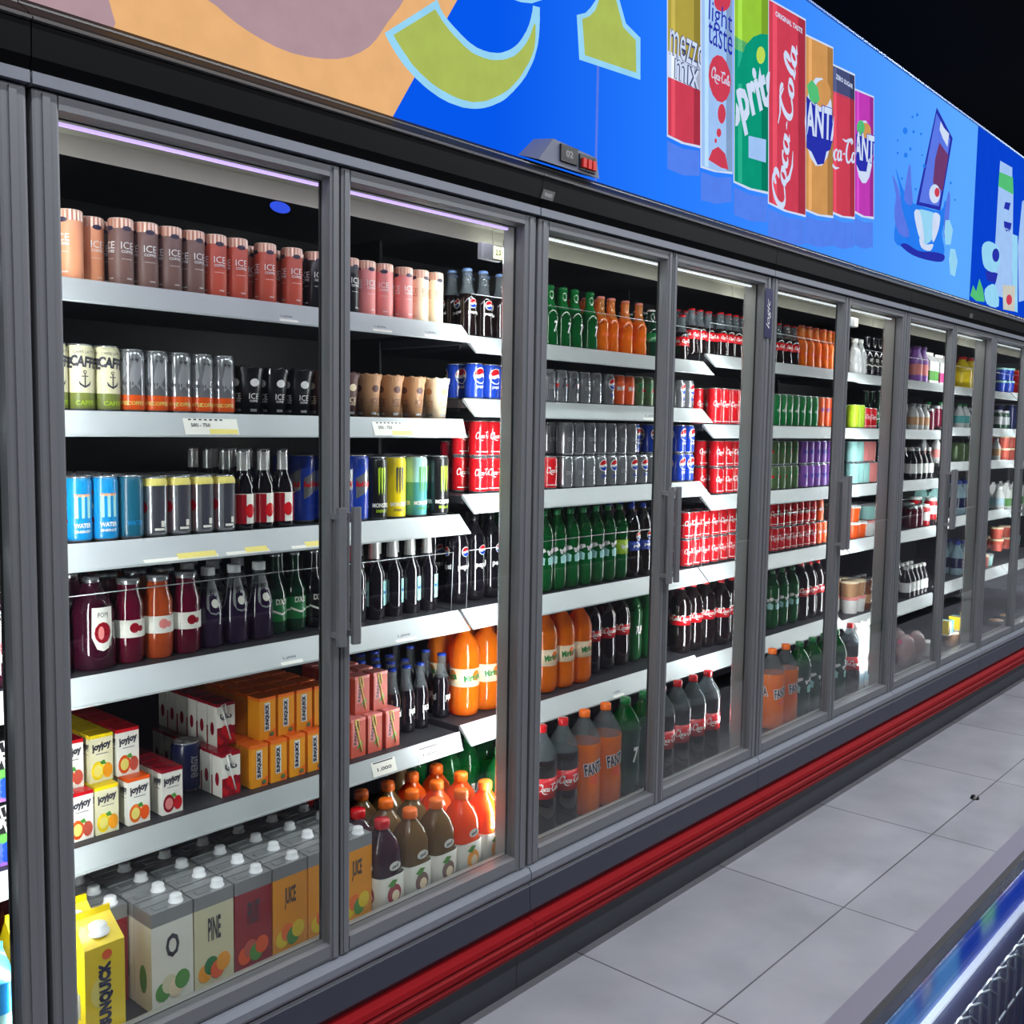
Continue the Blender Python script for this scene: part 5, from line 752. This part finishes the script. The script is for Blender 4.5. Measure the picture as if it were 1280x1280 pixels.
# tags: (section, shelf, x0, x1, kind)
TAGS = [(1, 1, .405, .535, 'long'), (1, 0, .63, .68, 's'), (1, 2, .30, .47, 'long'), (1, 2, .49, .60, 'long'), (1, 2, .66, .75, 'long'), (1, 3, .63, .69, 's'), (1, 0, .90, .96, 's'), (1, 0, 1.07, 1.13, 's'), (1, 1, .92, 1.05, 'long'), (1, 1, .12, .15, 's'), (1, 3, .98, 1.05, 's'), (1, 4, .92, 1.0, 's'), (1, 4, 1.08, 1.16, 's'), (2, 1, 2.06, 2.19, 's'), (2, 4, 1.93, 1.99, 's'), (2, 3, 2.40, 2.44, 's')]
def fridge(i):
    X = -1.25+1.25*i; W = 1.25
    t = thing('display_fridge', DESC[i], 'fridge', (X, 0, 0))
    b = MB(); b.box(.001, W-.001, .80, .86, .02, 2.15, 'liner'); b.box(.001, W-.001, .10, .80, 2.04, 2.15, 'liner'); b.box(.001, W-.001, .03, .80, .10, .31, 'liner'); b.box(.001, W-.001, .07, .80, .31, .328, 'shelf_top')
    b.box(0.002, .012, .60, .80, .33, 2.04, 'liner'); b.build('cabinet_body', t)
    MB().box(.001, W-.001, .03, .06, 0, .14, 'kick').build('kick_panel', t)
    MB().extr([(.0, .312), (-.012, .30), (-.014, .235), (.0, .215), (.05, .215), (.05, .312)], .001, W-.001, 'slate').build('lower_panel', t)
    MB().extr([(-.004, .214), (-.03, .208), (-.034, .196), (-.026, .190), (-.036, .182), (-.036, .168), (-.026, .161), (-.034, .154), (-.03, .142), (-.004, .136), (.03, .136), (.03, .214)], .001, W-.001, 'bumper_red').build('bumper', t)
    MB().extr([(.03, .314), (-.012, .314), (-.016, .322), (-.016, .338), (-.008, .349), (.03, .349)], .002, W-.002, 'rail_grey').build('base_rail', t)
    MB().extr([(.034, .349), (.075, .349), (.088, .365), (.05, .385), (.036, .386)], .001, W-.001, 'frame_light').build('inner_sill', t)
    MB().extr([(.03, RZ0), (-.010, RZ0), (-.010, RZ1), (.03, RZ1)], .002, W-.002, 'rail_grey').build('top_rail', t)
    f = MB(); f.extr([(.03, RZ1), (-.002, RZ1), (-.012, 2.075), (-.014, 2.13), (-.004, 2.145), (.06, 2.186), (.095, 2.192), (.11, 2.15)], .001, W-.001, 'fascia')
    f.build('canopy_fascia', t)
    MB().extr([(-.015, 2.128), (-.020, 2.130), (-.020, 2.134), (-.010, 2.139)], .001, W-.001, 'fascia_edge').build('canopy_moulding', t)
    MB().extr([(.034, 2.163), (.03, 2.167), (.032, 2.171), (.042, 2.174)], .001, W-.001, 'fascia_edge').build('canopy_moulding', t)
    MB().extr([(.035, RZ0), (.10, 2.037), (.16, 2.025), (.17, 1.985), (.15, 1.976), (.155, 2.015), (.10, 2.026), (.035, 2.03)], .001, W-.001, 'header').build('header_panel', t)
    # LED tube along the top, and vertical LED strips behind the outer posts
    lt = MB(); lt.box(.06, W-.06, .045, .053, 1.996, 2.001, 'tube_violet' if i < 2 else 'tube_white'); lto = lt.build('light_strip', t)
    area('strip_lamp', lto, (W/2, .056, 1.995), (radians(35), 0, 0), W-.14, .012, SHELF_POWER, (.88, .84, 1) if i < 2 else (1, 1, 1))
    for q0, q1 in ((.001, .030), (W-.030, W-.001)): MB().rbox(q0, q1, .036, .088, .35, 2.03, 'frame_light', .002).build('post', t)
    for s_ in (-1, 1):
        cx = .022 if s_ > 0 else W-.022
        ls = MB(); ls.box(cx-.006, cx+.006, .088, .092, .42, 1.98, 'steel'); lo = ls.build('light_strip', t)
        area('strip_lamp', lo, (cx, .0935, 1.2), (radians(90), 0, radians(-24*s_)), .014, 1.54, STRIP_POWER, (.96, .98, 1))
    # two glass doors
    for k in (0, 1):
        x0, x1 = (.005, .6225) if k == 0 else (.6275, W-.005); so, sm_ = .042, .024
        a0, a1 = (so, sm_) if k == 0 else (sm_, so); d = MB(); z0, z1 = .352, 2.031
        for q0, q1 in ((x0, x0+a0), (x1-a1, x1)):
            d.prism([(q0, .002), (q0+.004, 0), (q1-.004, 0), (q1, .002), (q1, .03), (q0, .03)], z0, z1, 'frame')
            mid = (q0+q1)/2; d.prism([(mid-.006, -.003), (mid+.006, -.003), (mid+.006, .0), (mid-.006, .0)], z0+.004, z1-.004, 'frame')
        d.extr([(.002, z0), (.002, z0+.004), (0, z0+.006), (0, z0+.034), (.03, z0+.038), (.03, z0)], x0+a0, x1-a1, 'frame')
        d.extr([(.0, z1-.024), (0, z1-.002), (.03, z1), (.03, z1-.028)], x0+a0, x1-a1, 'frame')
        do = d.build('glass_door', t)
        MB().box(x0+a0-.004, x1-a1+.004, .013, .017, z0+.03, z1-.02, 'door_glass').build('glass_pane', do)
        g = MB(); gx = (x0+a0+.002, x1-a1-.002)
        for q in gx: g.box(q-.002, q+.002, .030, .034, z0+.034, z1-.026, 'gasket')
        g.box(gx[0], gx[1], .030, .034, z0+.034, z0+.038, 'gasket'); g.box(gx[0], gx[1], .030, .034, z1-.03, z1-.026, 'gasket'); g.build('gasket', do)
        h = MB(); hx = x1-.014 if k == 0 else x0+.014; o_ = -.006 if k == 0 else 0
        h.prism([(hx-.010+o_, -.036), (hx+.004+o_, -.040), (hx+.012+o_, -.034), (hx+.012+o_, -.028), (hx-.002+o_, -.030), (hx-.010+o_, -.026)], 1.045, 1.335, 'frame')
        for zz in (1.06, 1.31): h.box(hx-.004+o_, hx+.004+o_, -.030, .0, zz, zz+.012, 'frame')
        h.build('handle', do)
    # shelves with price rails
    for j, z in enumerate(SHZ[i]):
        s_ = MB(); s_.box(.006, W-.006, .262, .78, z-.022, z-.001, 'shelf_top')
        for q in (.03, W-.05): s_.prism([(q, .3), (q+.003, .3), (q+.003, .78), (q, .78)], z-.034, z-.022, 'liner')
        so = s_.build('shelf', t)
        up_ = (i == 1 and j in (1, 4)) or (i == 0 and j == 1)
        yb = .236 if up_ else .216; yt = .252 if up_ else .262
        r = MB(); r.extr([(yt, z+.002), (yt-.004, z+.003), (yb-.002, z-.043), (yb, z-.046), (yb+.004, z-.044), (yt+.002, z-.004)], .006, W-.006, 'price_rail'); r.extr([(yb-.004, z-.043), (yb-.004, z-.047), (yb+.002, z-.047), (yb, z-.042)], .006, W-.006, 'price_rail')
        ro = r.build('price_rail', so)
        if (j == 0 and i >= 2) or j == 3:
            wz = z+(.115 if j == 0 else .165); wm = MB(); wm.tube([(.03, .262, z), (.03, .256, wz), (W/2, .254, wz+.002), (W-.03, .256, wz), (W-.03, .262, z)], .0012, 'wire', 5); wm.build('guard_or_reflection_line', so)  # wire added on the fourth shelf stands in for a glass reflection
        def F(x, y): return (x, yt+(yb-yt)*(-y/.045)-.0045, z+y)
        for (a, j2, q0, q1, kd) in TAGS:
            if a == i and j2 == j:
                x0, x1 = q0-X, q1-X; g = MB(); g.add([F(x0, -.002), F(x1, -.002), F(x1, -.042), F(x0, -.042)], [(0, 1, 2, 3)], 'tag_white')
                F2 = lambda x, y: tuple(c-(.0006 if n_ == 1 else 0) for n_, c in enumerate(F(x, y)))
                if kd == 'long':
                    PG(g, F2, [(x0+(x1-x0)*.45, -.030), (x1-.003, -.030), (x1-.003, -.040), (x0+(x1-x0)*.45, -.040)], 'tag_yellow')
                    for n_ in range(7): xx = x0+.012+n_*(x1-x0-.03)/8; PG(g, F2, [(xx, -.009), (xx+.007, -.009), (xx+.007, -.012), (xx, -.012)], 'ink'); 
                    TT(g, F2, '500 - 750', (x1-x0)*.35, .008, x0+(x1-x0)*.3, -.022, 'ink')
                else: TT(g, F2, '1,000', (x1-x0)*.6, .010, (x0+x1)/2, -.028, 'ink'); PG(g, F2, [(x0+.006, -.009), (x1-.008, -.009), (x1-.008, -.012), (x0+.006, -.012)], 'ink')
                g.build('price_tag', ro)
    return t
FR = [fridge(i) for i in range(7)]

# ---------------------------------------------------------------- illuminated sign above the fridges
sg = thing('lightbox_sign', 'long illuminated sign with drink cans and splash above the fridges', 'sign', (0, .10, 2.195))
MB().box(-1.6, 9.0, .004, .16, 0, .90, 'art_sign_blue').build('sign_face', sg)
fr = MB(); fr.box(-1.6, 9.0, -.003, .165, .897, .905, 'sign_edge'); fr.box(-1.6, 9.0, -.004, .165, -.001, .006, 'fascia'); fr.build('sign_frame', sg)
def smooth_poly(p):
    o = []; n = len(p)
    for i in range(n):
        a, b_, c, d = (Vector(p[(i+k-1) % n]) for k in range(4))
        for s_ in (0, .34, .67): o.append(tuple(.5*((2*b_)+(-a+c)*s_+(2*a-5*b_+4*c-d)*s_**2+(-a+3*b_-3*c+d)*s_**3)))
    return o
from mathutils.geometry import tessellate_polygon
def art_mesh(items, texts, name):
    g = MB()
    for layer, col, sm_, pts in items:
        if sm_: pts = smooth_poly(pts)
        pts = [(x, min(max(z, 2.197), 3.088)) for x, z in pts]
        tr = tessellate_polygon([[Vector((x, z, 0)) for x, z in pts]])
        g.add([(x, -.0012*layer, z-2.195) for x, z in pts], tr, 'art_'+col)
    for s_, x, z, h_, w_, col, rot, sh, layer, bold, c0, c1, edge in texts:
        c, q = cos(radians(rot)), sin(radians(rot))
        for bo, ly, cc in ([(bold+.035, layer-.6, edge)] if edge else [])+[(bold, layer, col)]:
            v, f = text_poly(s_, bo, sh); k_ = 1.05 if cc == edge else 1
            bm = bmesh.new(); vs = [bm.verts.new((x+a*w_*k_*c-b_*h_*k_*q, z+a*w_*k_*q+b_*h_*k_*c, 0)) for a, b_ in v]
            for fc in f:
                try: bm.faces.new([vs[i] for i in fc])
                except ValueError: pass
            for lim, sg_ in ((c0, -1), (c1, 1)):
                bmesh.ops.bisect_plane(bm, geom=bm.verts[:]+bm.edges[:]+bm.faces[:], plane_co=(lim, 0, 0), plane_no=(sg_, 0, 0), clear_outer=True)
            bm.verts.index_update(); g.add([(p.co.x, -.0012*ly, p.co.y-2.195) for p in bm.verts], [tuple(p.index for p in fc.verts) for fc in bm.faces], 'art_'+cc); bm.free()
    return g.build(name, sg)
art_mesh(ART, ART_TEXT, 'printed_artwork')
sm = MB()
for x in (1.62, 6.02): sm.box(x-.002, x+.002, -.001, .004, 0, .895, 'art_glass_blue')
sm.build('panel_seam', sg)

# ---------------------------------------------------------------- small fittings
cb = thing('temperature_controller', 'grey controller box with red switches on top of the fridges', 'controller', (1.325, -.002, 2.206))
MB().add([(-.055, .02, -.026), (.20, .02, -.026), (.20, .088, -.004), (-.055, .088, -.004), (.005, .022, .038), (.19, .022, .026), (.19, .088, .036), (.005, .088, .048)], [(0, 1, 5, 4), (1, 2, 6, 5), (2, 3, 7, 6), (3, 0, 4, 7), (4, 5, 6, 7), (3, 2, 1, 0)], 'box_grey').build('housing', cb)
MB().box(.03, .10, .0155, .021, -.012, .03, 'black').build('display_panel', cb)
TTm = MB(); TT(TTm, lambda x, y: (x, .0150, y), '02', .03, .018, .065, .01, 'grey', 0, .03); TTm.build('display_digits', cb)
MB().box(.11, .18, .0160, .021, -.018, .022, 'black').build('switch_plate', cb)
for x in (.125, .147, .168): MB().box(x-.007, x+.007, .010, .018, -.012, .012, 'switch_red').build('switch', cb)
for k, x in enumerate((1.272, 4.55)):
    t = thing('badge_plate', ('small dark badge plate on the black canopy below the controller', 'small dark badge plate on the black canopy near the far doors')[k], 'badge', (x, -.0145, 2.087)); g = MB(); g.add([(-.028, 0, -.012), (.018, 0, -.012), (.028, 0, .012), (-.018, 0, .012), (-.028, .003, -.012), (.018, .003, -.012), (.028, .003, .012), (-.018, .003, .012)], [(0, 1, 2, 3), (0, 4, 5, 1), (1, 5, 6, 2), (2, 6, 7, 3), (3, 7, 4, 0)], 'fascia_edge'); g.build('plate', t)
    g = MB(); TT(g, lambda x_, y: (x_, -.0006, y), 'FRIGO', .03, .009, 0, 0, 'wire', 0, .02, .3); g.build('badge_lettering', t)
for k, (x, z) in enumerate(((1.185, 1.945), (3.40, 1.963))):
    t = thing('digital_thermometer', ('lit digital thermometer beside the glass cola bottles, third door', 'lit digital thermometer above the milk bottles, seventh door')[k], 'thermometer', (x, .085, z-.0))
    MB().rbox(-.045, .03, .0, .02, -.02, .018, 'grey').build('housing', t); MB().box(-.005, .027, -.0015, .0, -.016, .015, 'screen').build('screen', t)
    g = MB(); TT(g, lambda x_, y: (x_, -.0022, y), '2.0', .02, .014, .011, 0, 'ink', 0, .02); g.build('screen_digits', t)
st = thing('oval_mark', 'bright blue oval mark on the second door glass', 'sticker', (.485, .0125, 1.928)); g = MB(); EL(g, lambda x, y: (x, 0, y), .024, .011, 0, 0, 'oval_blue', 20); EL(g, lambda x, y: (x, .0003, y), .024, .011, 0, 0, 'oval_blue', 20); g.build('sticker_face', st)  # flat blue oval set on the door glass
st = thing('door_sticker', 'dark blue upright sticker with script on the fifth door frame', 'sticker', (2.475, -.0052, 1.925)); MB().box(-.03, .022, 0, .001, -.10, .065, 'sticker_navy').build('sticker_face', st)
g = MB(); TT(g, lambda x, y: (x, -.0006, y), 'logic', .10, .03, -.004, -.02, 'white', 90, .0, .4); g.build('sticker_lettering', st)
ct = tag(MB().tube([(.795, .258, 1.53), (.797, .245, 1.525), (.803, .232, 1.50), (.806, .228, 1.475), (.80, .226, 1.455), (.788, .228, 1.448)], .0022, 'white').build('cable_tie'), 'loose white cable tie hanging over the second shelf rail', 'cable tie')

# ---------------------------------------------------------------- goods on the shelves
SN = ['top', 'second', 'third', 'fourth', 'fifth', 'bottom']
RN = ['front row', 'second row', 'third row', 'fourth row', 'fifth row', 'sixth row', 'seventh row', 'eighth row']
from collections import defaultdict
plan = []
for ri, (sh, z, y, rows, dy, lay, items) in enumerate(ROWS):
    pts = [[x, k, d] for k, d, xs in items for x in xs]; pts.sort(key=lambda p: p[0]); sec = int((sum(p[0] for p in pts)/len(pts)+1.25)//1.25)
    for _ in range(60):
        for a, b_ in zip(pts, pts[1:]):
            need = K[a[1]]['r']+K[b_[1]]['r']+.0006
            if b_[0]-a[0] < need: e = (need-(b_[0]-a[0]))/2; a[0] -= e; b_[0] += e
    for p_ in pts:
        lo, hi = sec*1.25-1.25+.016+K[p_[1]]['r'], sec*1.25-.016-K[p_[1]]['r']
        p_[0] = min(max(p_[0], lo), hi)
    for a, b_ in zip(pts[::-1][1:], pts[::-1]):
        need = K[a[1]]['r']+K[b_[1]]['r']+.0006; a[0] = min(a[0], b_[0]-need)
    for x, k, d in pts: plan.append((ri, sh, z, y, rows, dy, lay, k, d, x))
def rname0(y): return y > .41
seen = {}; count = defaultdict(int); tot = defaultdict(int)
for p in plan: tot[(p[1], p[6], p[7], p[8], rname0(p[3]))] += 1
rnd = random.Random(11)
occ = []
for ri, sh, z, y, rows, dy, lay, k, d, x in plan:
    kd = K[k]; pid = (ri, x); key = (sh, lay, k, d, rname0(y)); count[key] += 1
    if k not in seen: seen[k] = [(pn, m_.mesh(pn)) for pn, m_ in kd['fn']()]
    parts = seen[k]
    ht = max(v.co.z for _, me in parts for v in me.vertices); sec = max(0, min(6, int((x+1.25)//1.25)))
    above = min([q for q in SHZ[sec] if q > z+.03] or [9])
    for rw in range(rows):
        box_ = kd['cat'] in ('carton', 'bag', 'pack', 'tray')
        y0 = max(y, (.268 if sh < 5 else .098)+(kd['r'] if not box_ else 0))
        yy = y0+rw*(dy if box_ else max(dy, 2*kd['r']+.001)); xx = x+rnd.uniform(-.0002, .0002)
        if yy+kd['r'] > .795: continue
        if yy+.015 > .262 and z+ht > above-.036: continue
        for o in occ:
            # a bottle that would touch its neighbour of another run is moved along the shelf until it clears it
            if o[4] != pid and o[2] < z+ht-.002 and z < o[2]+o[5]-.002:
                need = o[3]+kd['r']+.0008; dd = math.hypot(o[0]-xx, o[1]-yy)
                if dd < need and abs(o[1]-yy) < need: xx += math.copysign(math.sqrt(need**2-(o[1]-yy)**2)-abs(xx-o[0]), xx-o[0])
        hit = any(o[4] != pid and o[2] < z+ht-.002 and z < o[2]+o[5]-.002 and math.hypot(o[0]-xx, o[1]-yy) < (o[3]+kd['r'])*.97 for o in occ)
        if box_: xx, hit = x, False
        if box_ and hit: continue
        if (hit and (rw or y > .38)) or abs(xx-x) > .06: continue
        occ.append((xx, yy, z, kd['r'], pid, ht))
        rname = 'back row' if rname0(y) else RN[rw]
        lb = kd['desc']+(', %s along' % ORD[(count[key]-1) % 12] if tot[key] > 1 else '')+', '+(lay+' ' if lay else '')+rname+', '+SN[sh]+' shelf, '+ORD[d]+' door'
        gp = '%ss on the %s shelf' % (kd['cat'], SN[sh]) if 0 else kd['desc']+' on the '+SN[sh]+' shelf'
        yaw = rnd.choice((-.12, .05, .1, -.05, .12, .9, -1.0)) if kd['name'] == 'coffee_bottle' else rnd.uniform(-.02, .02) if kd['name'] == 'juice_bottle' else rnd.uniform(-.12, .12) if kd['cat'] in ('can', 'bottle', 'cup', 'jar', 'tub') else rnd.uniform(-.01, .01)
        if kd['single']:
            o = link(kd['name'], parts[0][1], None, (xx, yy, z)); tag(o, lb, kd['cat'], gp)
        else:
            o = thing(kd['name'], lb, kd['cat'], (xx, yy, z), gp)
            for pn, me in parts: link(pn, me, o)
        o.rotation_euler = (0, 0, yaw)

# ---------------------------------------------------------------- chest freezer this side of the aisle
ZF = .85; YF = -1.222
fz = thing('chest_freezer', 'long glass-topped chest freezer across the aisle from the fridges', 'freezer', (0, 0, 0))
b = MB(); b.extr([(YF, .08), (YF, ZF-.012), (YF-.004, ZF), (YF-.034, ZF), (YF-.040, ZF-.012), (YF-.045, ZF-.03), (YF-.05, .2), (YF-1.0, .2), (YF-1.0, ZF), (YF-1.04, ZF), (YF-1.04, .08)], -1.6, 9, 'fz_frame'); b.build('cabinet_body', fz)
MB().extr([(YF-.0505, .21), (YF-.0505, ZF-.035), (YF-.056, ZF-.035), (YF-.056, .216), (YF-.99, .216), (YF-.99, .21)], -1.6, 9, 'fz_liner').build('inner_liner', fz)
MB().extr([(YF-.036, ZF-.006), (YF-.036, ZF+.001), (YF-.043, ZF+.001), (YF-.043, ZF-.006)], -1.6, 9, 'gasket').build('lid_gasket', fz)
MB().extr([(YF-.043, ZF-.006), (YF-.043, ZF+.001), (YF-.056, ZF+.004), (YF-.058, ZF-.003)], -1.6, 9, 'lid_edge').build('lid_frame', fz)
MB().extr([(YF-.057, ZF), (YF-.057, ZF+.004), (YF-.95, ZF+.03), (YF-.95, ZF+.026)], -1.6, 9, 'lid_glass').build('glass_lid', fz)
ls = MB().extr([(YF-.066, ZF-.036), (YF-.066, ZF-.032), (YF-.074, ZF-.032), (YF-.074, ZF-.036)], -1.5, 8.9, 'tube_white'); lo = ls.build('light_strip', fz)
area('freezer_lamp', lo, (3.6, YF-.070, ZF-.038), (radians(-20), 0, 0), 10, .008, 14, (.85, .93, 1))
wr = MB()
for z in (ZF-.07, ZF-.15): wr.tube([(-1.5, YF-.078, z), (8.9, YF-.078, z)], .002, 'wire', 5)
for i in range(130):
    x = -.6+.04*i; wr.tube([(x, YF-.078, .42), (x, YF-.078, ZF-.07), (x+.006, YF-.085, ZF-.055), (x+.016, YF-.095, ZF-.052), (x+.024, YF-.100, ZF-.06)], .0022, 'wire', 4)
wr.build('wire_basket', fz)
rnd = random.Random(5)
for i in range(46):
    c, c2, d = [('fz_bag', 'white', 'blue frozen food bag'), ('white', 'fz_bag', 'white frozen food bag'), ('pinkish', 'red', 'pink frozen food bag'), ('aqua', 'fz_bag', 'pale aqua frozen food bag')][i % 4]
    m_ = seen.get(('fz', i % 4)) or bag(c, c2, .066, .045, .2)()[0][1].mesh('frozen_bag'); seen[('fz', i % 4)] = m_
    col, rw = i//2, i % 2
    o = link('frozen_food_bag', m_, None, (-.4+.165*col, YF-.215-.16*rw, .255)); o.rotation_euler = (rnd.uniform(-.03, .03), rnd.uniform(-.03, .03), rnd.uniform(-.12, .12)); o.scale = (1, 1, rnd.uniform(1.5, 2.4))
    tag(o, d+', %s along, %s row, chest freezer' % (['first', 'second', 'third', 'fourth', 'fifth', 'sixth', 'seventh', 'eighth', 'ninth', 'tenth', 'eleventh', 'twelfth', 'thirteenth', 'fourteenth', 'fifteenth', 'sixteenth', 'seventeenth', 'eighteenth', 'nineteenth', 'twentieth', 'last but two', 'last but one', 'last'][col], ('outer', 'inner')[rw]), 'bag', 'frozen food bags in the chest freezer')
tag(MB().lathe([(.018, 0, 'black'), (.014, .012, 'black'), (.0001, .014, 'black')], 10).build('bottle_cap', None, (3.62, -.42, .001)), 'small black cap lying on the grey floor tiles', 'bottle cap')
